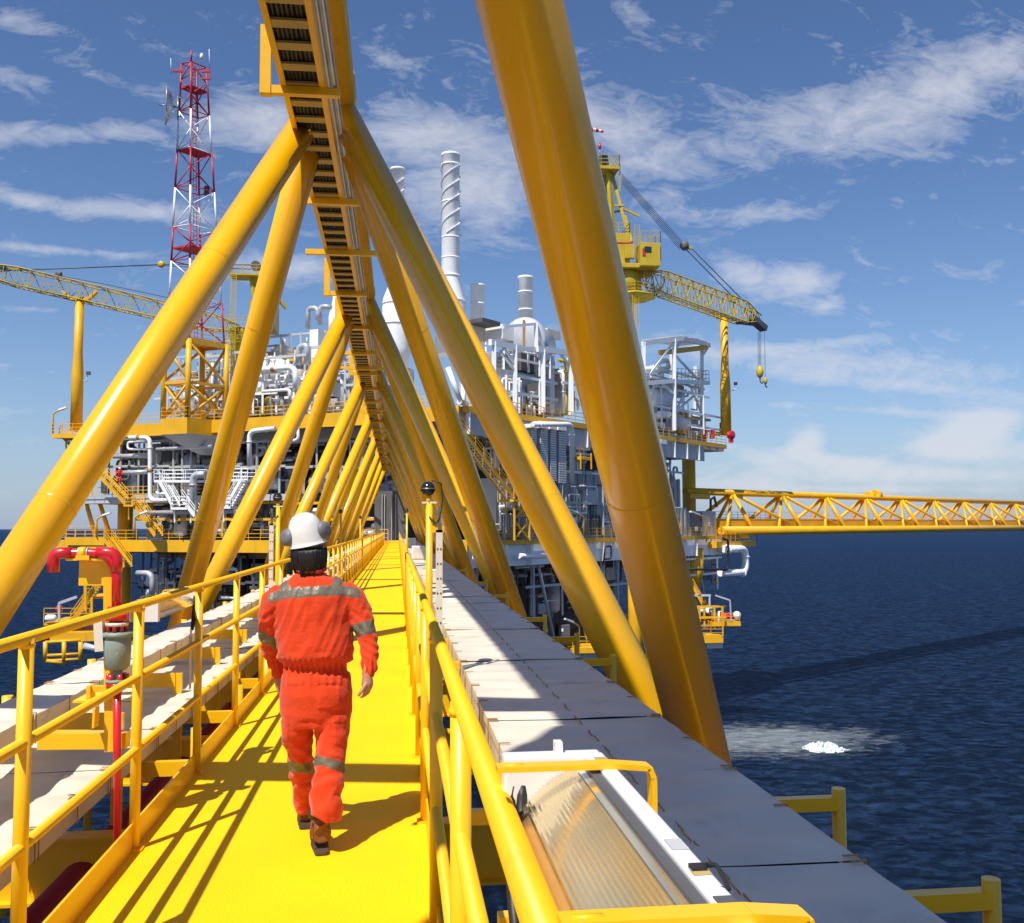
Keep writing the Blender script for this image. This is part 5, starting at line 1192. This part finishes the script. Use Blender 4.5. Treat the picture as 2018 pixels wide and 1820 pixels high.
# ------------------------------------------------------------------ strip lights
def lensmat():
    m = mat('ribbed_diffuser', (.85, .72, .44), .10, metal=.75, var=.1, vscale=5, coat=1.0); b = m.node_tree.nodes['Principled BSDF']
    return m
M['lens'] = lensmat(); M['lampwhite'] = mat('lamp_white_enamel', (.80, .80, .78), .3, var=.04, coat=.3)
def striplight(label, xr, s, y0, y1, z, rows=(1.0,)):
    "s=+1: hangs beyond the right handrail at xr, diffuser towards the walkway; s=-1 mirrored"
    t = thing('strip_light', label, 'strip light', (xr, y0, z - .12)); X = lambda d: xr + s * (d - (.036 if .04 < d < .21 else 0))
    vs, fs = [], []; n = 44
    for j, y in enumerate((y0 + .04, y1 - .03)):
        for i in range(n + 1):
            a = i / n; px = .06 + (.176 - .06) * a; pz = z - .085 + .085 * math.sin(a * math.pi / 2) ** .8
            rb = .0022 * (1 if i % 2 else -1) if .15 < a < .8 else 0
            vs.append((X(px - rb * .5), y, pz + rb))
    for i in range(n): fs.append((i, i + 1, n + 2 + i, n + 1 + i))
    part('diffuser', MB().add(vs, fs), M['lens'], t)
    part('tube_tray', MB().box(min(X(.085), X(.165)), max(X(.085), X(.165)), y0 + .05, y1 - .04, z - .10, z - .075), M['steel'], t)
    fr = bevel(part('casing', MB().box(min(X(.180), X(.205)), max(X(.180), X(.205)), y0, y1, z - .10, z + .012), M['lampwhite'], t), .004)
    bevel(part('hinge_rail', MB().box(min(X(.166), X(.1795)), max(X(.166), X(.1795)), y0 + .02, y1 - .02, z - .002, z + .006), M['dgrey'], t), .001)
    bevel(part('end_cap', MB().box(min(X(.045), X(.2)), max(X(.045), X(.2)), y1 - .028, y1 + .01, z - .10, z + .014), M['lampwhite'], t), .004)
    part('end_cap', MB().box(min(X(.05), X(.2)), max(X(.05), X(.2)), y0 - .01, y0 + .038, z - .10, z + .010), M['lampwhite'], t)
    part('end_tab', MB().box(min(X(.128), X(.14)), max(X(.128), X(.14)), y1 - .01, y1 + .012, z + .014, z + .03), M['lampwhite'], t)
    k = part('latch', MB().box(min(X(.184), X(.2)), max(X(.184), X(.2)), (y0 + y1) / 2 - .05, (y0 + y1) / 2 - .035, z + .012, z + .017), M['black'], t)
    part('latch_wire', MB().pipe([(X(.2), (y0 + y1) / 2 - .04, z + .016), (X(.209), (y0 + y1) / 2 - .05, z + .02), (X(.2095), (y0 + y1) / 2 - .09, z + .008), (X(.2), (y0 + y1) / 2 - .09, z + .01)], .0025, 6), M['black'], k)
    for f, w, m in ((.94, .018, 'rung'), (.44, .02, 'rung'), (.33, .05, 'dgrey'), (.52, .035, 'lgrey'), (.12, .04, 'lgrey')):
        yy = y0 + (y1 - y0) * f; part('label_plate', MB().box(min(X(.183), X(.202)), max(X(.183), X(.202)), yy, yy + w, z + .0125, z + .0135), M[m], t)
    for yy in (y1 - .10, y1 - .655):
        q = MB(); w = .028
        q.tube([(X(.0), yy, z + .018), (X(.03), yy, z + .018)], .004, 6)
        pts = [(X(-.01), z + .016), (X(.20), z + .016), (X(.217), z + .011), (X(.223), z - .004), (X(.223), z - .07)]
        for (xa, za), (xb, zb) in zip(pts, pts[1:]):
            p = [V((xa, yy - w / 2, za)), V((xa, yy + w / 2, za)), V((xb, yy + w / 2, zb)), V((xb, yy - w / 2, zb))]; dd = V((xb - xa, 0, zb - za)).normalized(); nn = V((-dd.z, 0, dd.x)) * .004 * s
            q.hexa([v_ - nn for v_ in p] + [v_ + nn for v_ in p])
        part('bracket', q, M['yellow'], t)
    part('cable', MB().pipe([(X(.06), y1 - .02, z - .03), (X(.02), y1 - .02, z - .05), (X(.012), y1 - .10, z - .16), (X(.05), y1 - .18, z - .24)], .0085, 8), M['black'], t)
    part('cable', MB().pipe([(X(.075), y1 - .02, z - .03), (X(.035), y1 - .03, z - .06), (X(.03), y1 - .10, z - .16), (X(.055), y1 - .18, z - .24)], .0085, 8), M['black'], t)
    bevel(part('cable_channel', MB().box(min(X(.022), X(.055)), max(X(.022), X(.055)), y1 - .22, y1 - .16, z - .62, z - .235), M['cream'], t), .003)
    return t
striplight('white strip light with ribbed cover hanging outside the right handrail in front', .155, 1, .55, 1.53, 1.232)
striplight('strip light with reflective cover hanging outside the left handrail', -1.31, -1, 5.62, 6.72, 1.18)
def perforated(x, y, z0, z1, label):
    t = thing('perforated_channel', label, 'cable channel', (x, y, z0)); part('channel', MB().box(x - .03, x + .03, y, y + .03, z0, z1), M['cream'], t)
    z = z0 + .1; k = None
    while z < z1:
        q = MB()
        for s in (-1, 1): 
            q = MB().box(x + s * .016 - .006, x + s * .016 + .006, y - .003, y + .001, z, z + .014)
            if k is None: k = part('slot', q, M['black'], t)
            else: copy_of(k, t, q)
        z += .16
def globe_post(x, y, zb, zt, label, s=1, chan=True):
    t = thing('globe_post', label, 'lamp post', (x, y, zb)); part('post', MB().tube([(x, y, zb), (x, y, zt)], .026, 12), M['yellow'], t)
    g = part('globe', MB().ball((x - .01, y, zt + .11), .056, 14), M['darkglobe'], t); part('globe_ring', MB().lathe((x - .01, y, zt + .105), [(.0575, 0), (.0575, .008)], 20), M['steel'], g)
    part('saddle', MB().box(x - .055, x + .055, y - .02, y + .02, zt - .002, zt + .012), M['cream'], t); part('neck', MB().tube([(x, y, zt), (x - .005, y, zt + .06)], .022, 10), M['yellow'], t)
    if chan:
        c = x + s * .075; part('arm', MB().box(min(x, c + s * .035), max(x, c + s * .035), y - .02, y + .02, zt - .22, zt - .17), M['yellow'], t)
        part('channel', MB().box(c - .025, c + .025, y - .02, y + .01, zb + .05, zt - .2), M['cream'], t); z = zb + .1; k = None
        while z < zt - .25:
            for d in (-.012, .012):
                q = MB().box(c + d - .005, c + d + .005, y - .023, y - .019, z, z + .012)
                if k is None: k = part('slot', q, M['black'], t)
                else: copy_of(k, t, q)
            z += .11
        part('cable', MB().pipe([(x + .02 * s, y - .02, zt + .17), (x + s * .09, y - .02, zt + .15), (x + s * .1, y - .02, zt + .02), (c, y - .03, zt - .12), (c - s * .03, y - .03, zt - .16), (x, y - .03, zt - .1)], .006, 6), M['black'], t)
        part('gland', MB().box(c - .012, c + .012, y - .03, y, zt - .2, zt - .02), M['steel'], t)
M['darkglobe'] = mat('dark_globe_glass', (.05, .05, .055), .08, metal=.6, var=.3, vscale=20)
globe_post(.236, 7.3, -.1, 1.78, 'nearest dark globe on a yellow post beyond the right handrail')
globe_post(.245, 26, -.1, 1.95, 'farther dark globe post beyond the right handrail', 1, False)
globe_post(-1.42, 11.8, -.1, 1.85, 'nearest dark globe on a yellow post beyond the left handrail', -1)
globe_post(-1.44, 25, -.1, 1.9, 'middle one of the three globe posts along the left handrail', -1, False)
globe_post(-1.46, 38.5, -.1, 1.9, 'farthest globe post along the left handrail', -1, False)
for (x, y, s, lb) in ((.68, 18.8, .13, 'nearest white junction box on the right trunking, behind the globe post'), (.70, 33, .22, 'middle white junction box on the right trunking'), (.72, 52, .25, 'farthest white junction box on the right trunking')):
    t = thing('junction_box', lb, 'junction box', (x, y, .5)); bevel(part('box', MB().box(x - s, x + s, y - .1, y + .1, .53, .53 + 2 * s), M['white'], t), .02); part('lid', MB().box(x - s * .8, x + s * .8, y - .118, y - .101, .53 + s * .2, .53 + 1.8 * s), M['cream'], t); part('foot', MB().box(x - s * .7, x + s * .7, y - .05, y + .05, .504, .53), M['yellow'], t)
# ------------------------------------------------------------------ the walking worker
def evaluated(mb_list, voxel, smooth, name):
    "union of closed lofts as one continuous skin"
    mb = MB()
    for m in mb_list: mb.add(m.v, m.f, True)
    me = mesh_of(name, mb, M['white']); o = bpy.data.objects.new(name, me); COL.objects.link(o)
    r = o.modifiers.new('r', 'REMESH'); r.mode = 'VOXEL'; r.voxel_size = voxel; r.use_smooth_shade = True
    if smooth: s = o.modifiers.new('s', 'SMOOTH'); s.iterations = smooth; s.factor = .5
    dg = bpy.context.evaluated_depsgraph_get(); e = o.evaluated_get(dg); m2 = e.to_mesh()
    vs = [v.co.copy() for v in m2.vertices]; fs = [tuple(p.vertices) for p in m2.polygons]; ns = [v.normal.copy() for v in m2.vertices]
    e.to_mesh_clear(); bpy.data.objects.remove(o, do_unlink=True); bpy.data.meshes.remove(me)
    return vs, fs, ns
name_fit = True
def ring_loft(rows, n=28):
    "rows: centre px x, px y, half width px, half depth m, Y, tilt px"
    mb = MB(); vs = []
    for (cx, y, hw, dp, Y, *tl) in rows:
        tl = tl[0] if tl else 0; c = at(cx, y, Y); w = (hw - 3.5 if n > 20 and name_fit else hw) * Y / F; dz = -tl * Y / F
        for j in range(n): a = 2 * math.pi * j / n; vs.append(c + V((math.cos(a) * w, math.sin(a) * dp, math.cos(a) * dz)))
    m = len(rows)
    fs = [(i * n + j, i * n + (j + 1) % n, (i + 1) * n + (j + 1) % n, (i + 1) * n + j) for i in range(m - 1) for j in range(n)]
    mb.add(vs, fs, True); b = 0; mb.f.append(tuple(range(n))[::-1]); mb.sm.append(True); mb.f.append(tuple((m - 1) * n + j for j in range(n))); mb.sm.append(True)
    return mb
def px_of(p):
    c = CW @ (p - EYE); return 1009 + F * c.x / -c.z, 910 - F * c.y / -c.z
def limb(pts, n=20):
    return MB().tube([at(x, y, Y) for x, y, Y, r in pts], [r * .91 for *_, r in pts], n)
def person():
    skin = mat('skin', (.46, .22, .13), .5, var=.1, vscale=9); hairm = mat('black_hair', (.010, .007, .006), .42, var=.3, vscale=40)
    cov, N, K, b = nmat('orange_coverall'); 
    b.inputs['Roughness'].default_value = .82; b.inputs['Specular IOR Level'].default_value = .25; b.inputs['Sheen Weight'].default_value = .2
    tc = N.new('ShaderNodeTexCoord'); n1 = N.new('ShaderNodeTexNoise'); n1.inputs['Scale'].default_value = 14; n1.inputs['Detail'].default_value = 8; K.new(tc.outputs['Object'], n1.inputs[0])
    rp = N.new('ShaderNodeValToRGB'); rp.color_ramp.elements[0].color = (.54, .031, .003, 1); rp.color_ramp.elements[1].color = (.72, .058, .006, 1); K.new(n1.outputs[0], rp.inputs[0]); K.new(rp.outputs[0], b.inputs['Base Color'])
    n2 = N.new('ShaderNodeTexNoise'); n2.inputs['Scale'].default_value = 26; n2.inputs['Detail'].default_value = 6; n2.inputs['Distortion'].default_value = 1.2; K.new(tc.outputs['Object'], n2.inputs[0])
    bp = N.new('ShaderNodeBump'); bp.inputs['Strength'].default_value = .4; bp.inputs['Distance'].default_value = .012; K.new(n2.outputs[0], bp.inputs['Height']); K.new(bp.outputs[0], b.inputs['Normal'])
    tape = mat('reflective_tape', (.165, .145, .105), .45, metal=.15, var=.2, vscale=25, bump=.2, bscale=60)
    boot = mat('brown_leather_boot', (.20, .065, .018), .6, var=.35, vscale=14, bump=.3, bscale=50); sole = mat('boot_sole', (.06, .04, .03), .8, var=.3)
    shell = mat('helmet_white', (.80, .79, .76), .25, var=.05, vscale=6, coat=.5, streak=((.55, .5, .42), 9, .25)); cup = mat('muff_grey', (.16, .16, .18), .5, var=.1); pad = mat('muff_pad', (.02, .02, .022), .6, var=.1)
    # body: one continuous skin under the clothes
    Y0 = 5.1; tip = at(607, 1085, Y0)
    def hand(wx, wy, wY, s, fw):
        "relaxed curled hand hanging from the wrist; s = side the thumb is on"
        w = at(wx, wy, wY); L = []
        L.append(MB().lathe(w + V((0, 0, .015)), [(.016, -.075), (.026, -.062), (.031, -.038), (.027, -.01), (.021, .03)], 12) )
        for i in range(4):
            o = w + V(((i - 1.5) * .0165 * .45, (i - 1.5) * .0145 * .9 * fw, -.054)); ln = (.046, .052, .049, .040)[i]; cu = .9 + .2 * i
            d1 = V((s * .22, .12, -1)).normalized() * ln * .45; d2 = V((s * (.55 + cu * .3), .2, -.85)).normalized() * ln * .34; d3 = V((s * (1.0 + cu * .2), .25, -.35)).normalized() * ln * .28
            L.append(MB().tube([o + V((0, 0, .02)), o, o + d1, o + d1 + d2, o + d1 + d2 + d3], [.0082, .0084, .0078, .0072, .006], 8))
        o = w + V((s * .012, -.028 * fw, -.03)); L.append(MB().tube([w + V((0, -.015 * fw, -.012)), o, o + V((s * .018, -.014 * fw, -.03)), o + V((s * .034, -.008 * fw, -.05))], [.012, .0115, .0095, .0075], 8))
        return L
    rp_ = (724, 1338, 4.98); lp_ = (553, 1338, 5.33)
    hd = at(610, 1068, Y0 + .02)
    lofts = [MB().ball(hd, .074, 14, 1.4), MB().tube([at(612, 1150, Y0), at(611, 1100, Y0)], [.06, .052], 14),
             MB().tube([hd + V((.015, .066, -.01)), hd + V((.02, .096, -.035))], [.014, .017], 8),
             MB().ball(hd + V((-.075, .0, -.01)), .02, 8, 1.5), MB().ball(hd + V((.075, .0, .008)), .02, 8, 1.5),
             ring_loft([(617, 1150, 55, .06, Y0), (617, 1200, 62, .09, Y0), (620, 1310, 55, .085, Y0), (623, 1400, 58, .1, Y0), (623, 1420, 50, .09, Y0)]),
             limb([(692, 1168, 5.1, .045), (725, 1258, 5.05, .036), (725, 1330, 4.98, .026), (724, 1342, 4.98, .022)]), limb([(545, 1178, 5.1, .045), (532, 1262, 5.18, .036), (551, 1330, 5.33, .026), (553, 1342, 5.33, .022)]),
             limb([(590, 1400, 5.1, .075), (594, 1510, 5.26, .055), (600, 1600, 5.42, .036)]), limb([(655, 1400, 5.1, .075), (650, 1510, 5.04, .055), (632, 1615, 4.98, .036)])]
    lofts += hand(*rp_, -1, 1) + hand(*lp_, 1, 1)
    vs, fs, ns = evaluated(lofts, .0055, 2, 'body')
    base = at(620, 1668, 5.05); base.z = 0
    q = MB().add(vs, fs, True); p = bpy.data.objects.new('person', mesh_of('person', q, skin, base)); COL.objects.link(p); p.location = base; BASE[p] = base
    tag(p, 'worker in orange coverall and white helmet walking away along the yellow walkway', 'person')
    # face: eyes and mouth on the far side of the head
    for s in (-1, 1): part('eye', MB().ball(hd + V((.018 + s * .027, .064, .012)), .011, 8), M['white'], p)
    part('mouth', MB().tube([hd + V((-.002, .056, -.062)), hd + V((.018, .064, -.064)), hd + V((.04, .054, -.062))], .005, 6), M['red'], p)
    # coverall
    torso = ring_loft([(613, 1122, 20, .066, Y0), (613, 1132, 34, .076, Y0, 2), (615, 1143, 55, .092, Y0, -2), (616, 1158, 74, .108, Y0, -4), (617, 1178, 80, .125, Y0, -6), (618, 1230, 77, .138, Y0, -3), (621, 1275, 75, .142, Y0 - .01), (622, 1295, 74, .142, Y0 - .01), (622, 1304, 70, .13, Y0), (622, 1312, 64, .112, Y0), (622, 1320, 65, .115, Y0), (623, 1334, 70, .132, Y0), (624, 1365, 72, .143, Y0 - .01), (624, 1400, 71, .142, Y0), (624, 1428, 66, .12, Y0)], 36)
    ll = ring_loft([(588, 1395, 36, .115, 5.1), (587, 1440, 31, .108, 5.13), (590, 1480, 27, .095, 5.2), (594, 1515, 24, .088, 5.27), (597, 1552, 22, .085, 5.35), (599, 1580, 21, .082, 5.41), (600, 1597, 17, .075, 5.43)])
    rl = ring_loft([(657, 1395, 37, .12, 5.1), (655, 1440, 35, .115, 5.09), (653, 1480, 32, .105, 5.06), (650, 1512, 30, .098, 5.03), (645, 1552, 33, .1, 4.99), (642, 1590, 34, .1, 4.96, 6), (643, 1609, 31, .092, 4.955, 9)])
    ra = limb([(672, 1164, 5.1, .07), (695, 1180, 5.1, .075), (712, 1215, 5.08, .064), (726, 1258, 5.05, .055), (730, 1300, 5.01, .049), (727, 1322, 4.99, .043), (725, 1336, 4.98, .036)])
    la = limb([(560, 1170, 5.1, .07), (541, 1188, 5.1, .075), (531, 1220, 5.12, .064), (531, 1258, 5.18, .056), (540, 1295, 5.26, .05), (549, 1318, 5.31, .043), (553, 1334, 5.33, .036)])
    vs, fs, ns = evaluated([torso, ll, rl, ra, la], .0085, 5, 'coverall')
    def pocket(x, y, x0, x1, y0, y1): return min(1, max(0, min(x - x0, x1 - x, y - y0, y1 - y) / 2.5))
    out = []; cls = []
    for v, n in zip(vs, ns):
        x, y = px_of(v); d = 0.0
        if y > 1420: d += .005 * noise.noise(V((v.x * 13, v.y * 9, v.z * 7 + v.x * 9))) + .0045 * noise.noise(V((v.x * 28 + v.z * 10, v.y * 20, v.z * 26)))
        elif y < 1290: d += .006 * noise.noise(V((v.x * 22 - v.z * 5, v.y * 8, v.z * 3.5 + 3))) + .004 * noise.noise(V((v.x * 34 - v.z * 14, v.y * 16, v.z * 13)))
        else: d += .007 * noise.noise(V((v.x * 16, v.y * 10, v.z * 9 + 5)))
        rg = lambda p: 1 - 2.2 * abs(noise.noise(p))
        if y < 1300: d += .0075 * max(0, rg(V((v.x * 11 - v.z * 3.5 + (v.x * v.z) * 6, v.y * 6, v.z * 2.6 + 8)))) ** 2 * min(1, max(0, (y - 1150) / 60))
        else: d += .008 * max(0, rg(V((v.x * 9 + v.z * 6, v.y * 7, v.z * 8 - v.x * 5)))) ** 2 * min(1, max(.25, (y - 1395) / 60))
        g = math.exp(-((y - 1313) / 14) ** 2); d += g * (.007 * math.sin(v.x * 230 + 3 * noise.noise(V((v.x * 9, 0, v.z * 20)))) - .003)
        if 560 < x < 690 and 1325 < y < 1400: d += .004 * math.exp(-((y - 1330) / 22) ** 2) * math.sin(v.x * 170)
        if (x > 690 or x < 548) and 1200 < y < 1335: d += .003 * math.sin((y - (x if x > 600 else -x) * .8) * .28 + 4 * noise.noise(v * 9))
        if y > 1440: d += .005 * math.sin(y * .16 + (x - 620) * .10 + 5 * noise.noise(v * 6)) * math.exp(-((y - 1560) / 55) ** 2)
        for pk in ((565, 601, 1337, 1352), (625, 672, 1332, 1350), (626, 670, 1352, 1398), (656, 684, 1410, 1424), (657, 683, 1426, 1470), (553, 572, 1418, 1470)): d += .0065 * pocket(x, y, *pk)
        # reflective tape bands
        back = v.y < 5.13; c = 0
        if y < 1300:
            mid = 1166 - (x - 620) * .055 + 10 * ((x - 618) / 88) ** 4
            if abs(y - mid) < 9.2 and 530 < x < 708: c = 1
            sl = 551 + (y - 1136) * .52
            if y < 1166 and abs(x - sl) < 9 : c = 1
            sr = 676 - (y - 1125) * .46
            if y < 1162 and abs(x - sr) < 9: c = 1
            if x > 690 and abs(y - (1246 - (x - 690) * .26)) < 12.5 and y > 1205: c = 1
            if x < 546 and abs(y - (1256 + (x - 515) * .42)) < 10 and y > 1220: c = 1
        else:
            if x < 617 and abs(y - (1511 + (x - 575) * .10)) < 9.5: c = 1
            if x >= 617 and abs(y - (1500 + max(0, x - 632) ** 1.3 * .10)) < 8.5 and y > 1480: c = 1
        if c: d += .0025
        out.append(v + n * d); cls.append(c)
    q = MB().add(out, fs, True); o = part('coverall', q, cov, p); o.data.materials.append(tape)
    o.data.polygons.foreach_set('material_index', [1 if sum(cls[i] for i in f) * 2 >= len(f) else 0 for f in fs]); o.data.update()
    part('collar', MB().tube([at(613 + 26 * math.cos(a), 1122 - 4 * math.sin(a), Y0) + V((0, math.sin(a) * .075, .0)) for a in [k * math.pi / 12 for k in range(25)]], .014, 8), cov, p)
    # hair: a dense bundle of strands hanging from under the helmet
    rr = random.Random(11); hc = at(608, 1075, Y0)
    cap = part('hair', MB().lathe(at(608, 1112, Y0 + .0), [(.03, -.055), (.056, -.035), (.070, .01), (.076, .05), (.07, .075), (.04, .11)], 20), hairm, p)
    q = MB()
    for k in range(520):
        a = math.pi + rr.uniform(-.35, math.pi + .35); ca, sa = math.cos(a), math.sin(a)
        top = at(609, 1080, Y0) + V((ca * .086, sa * .080, rr.uniform(-.012, .004))); ln = .105 + .075 * rr.random() + (.02 if ca > -.5 and ca < .4 else -.02 * abs(ca))
        end = top + V((-ca * .03 + rr.uniform(-.012, .012) + .006, -sa * .012, -ln)); mid = top * .5 + end * .5 + V((ca * .012, sa * .018, 0))
        q.tube([top, top * .6 + mid * .4 + V((ca, sa, 0)) * .004, mid, end], [.004, .0042, .0038, .0008], 5)
    part('hair_strands', q, hairm, cap)
    # helmet, tilted with the head
    ax = V((-.20, -.10, 1)).normalized(); c = at(606, 1066, Y0); pr = [(r_ * .88, z_ * .80) for r_, z_ in [(.001, .185), (.03, .182), (.058, .168), (.08, .143), (.094, .105), (.1, .06), (.103, .03), (.104, .0), (.106, -.015), (.112, -.024), (.113, -.028), (.100, -.022), (.096, -.01)]]
    hm = part('helmet', MB().lathe(c, pr[::-1], 36, ax), shell, p)
    dA, sA, uA = frame_of(ax)
    part('harness', MB().lathe(c - ax * .03, [(.076, -.012), (.079, 0), (.079, .022), (.074, .03)], 28, ax), cup, hm)
    for x, y, dx in ((569, 1060, -1), (635, 1045, 1)):
        m0 = at(x, y, Y0 - .02); dv = V((dx * .75, -.55, .1)).normalized()
        em = part('ear_defender', MB().lathe(m0 - dv * .012, [(.038, 0), (.046, .010), (.046, .024), (.038, .040), (.015, .046)], 22, dv), cup, p)
        part('cushion', MB().lathe(m0 - dv * .034, [(.034, 0), (.045, .006), (.046, .018), (.038, .022)], 22, dv), pad, em)
        part('arm', MB().tube([m0 + dv * .018, m0 + dv * .012 + V((dx * -.012, .01, .038)), c + ax * .03 + V((dx * .1, 0, 0))], .005, 6), cup, em)
    # boots
    def boot_(name, ankle, heel, toe, up):
        a = at(*ankle); h = at(*heel); tt = at(*toe); d = (tt - h); 
        return a, h, tt, d
    # right boot: heel lifted a little, sole turned to the camera
    h = at(634, 1668, 4.93); h.z = max(h.z, .012); d = V((-.04, .26, -.012)); 
    L = [MB().tube([at(630, 1596, 4.99), at(629, 1625, 4.97), h + V((0, .03, .075))], [.040, .043, .050], 16), MB().tube([h + V((0, .012, .052)), h + d * .3 + V((0, 0, .055)), h + d * .65 + V((0, 0, .045)), h + d * .95 + V((0, 0, .04))], [.046, .052, .047, .036], 16)]
    v2, f2, n2 = evaluated(L, .007, 3, 'boot'); bo = part('boot', MB().add([v_ if v_.z > .012 else V((v_.x, v_.y, .012)) for v_ in v2], f2, True), boot, p)
    q = MB(); s_ = d.cross(V((0, 0, 1))).normalized(); sh = [(-.12, .022), (-.08, .034), (.2, .038), (.6, .043), (.85, .038), (.98, .02)]; vv = []
    for z in (.0, .020): vv.append([h + d * f - s_ * w + V((0, 0, z - h.z + .001)) for f, w in sh] + [h + d * f + s_ * w + V((0, 0, z - h.z + .001)) for f, w in sh[::-1]])
    n = len(vv[0]); q.add(vv[0] + vv[1], [tuple(range(n))[::-1], tuple(range(n, 2 * n))] + [(i, (i + 1) % n, n + (i + 1) % n, n + i) for i in range(n)]); bevel(part('sole', q, sole, bo), .004)
    part('lace', MB().pipe([at(616, 1620, 4.93), at(611, 1640, 4.92), at(613, 1655, 4.92)], .004, 6), boot, bo)
    part('boot_cuff', MB().lathe(at(627, 1602, 4.98), [(.046, -.02), (.050, 0), (.046, .02)], 16), pad, bo)
    h = at(603, 1606, 5.36); h.z = .02; d = V((-.03, .25, .03)); L = [MB().tube([at(600, 1580, 5.42), h + V((0, .05, .09))], [.042, .05], 14), MB().tube([h + V((0, .01, .05)), h + d * .5 + V((0, 0, .05)), h + d + V((0, 0, .04))], [.046, .05, .036], 14)]
    v2, f2, n2 = evaluated(L, .008, 2, 'boot'); bo = part('boot', MB().add([v_ if v_.z > .012 else V((v_.x, v_.y, .012)) for v_ in v2], f2, True), boot, p)
    q = MB(); s_ = d.cross(V((0, 0, 1))).normalized(); vv = []
    for z in (.0, .024): vv.append([V((0, 0, z + .001)) + V((1, 1, 0)) * 0 + V(((h + d * f - s_ * w).x, (h + d * f - s_ * w).y, 0)) for f, w in sh] + [V((0, 0, z + .001)) + V(((h + d * f + s_ * w).x, (h + d * f + s_ * w).y, 0)) for f, w in sh[::-1]])
    q.add(vv[0] + vv[1], [tuple(range(n))[::-1], tuple(range(n, 2 * n))] + [(i, (i + 1) % n, n + (i + 1) % n, n + i) for i in range(n)]); part('sole', q, sole, bo)
person()
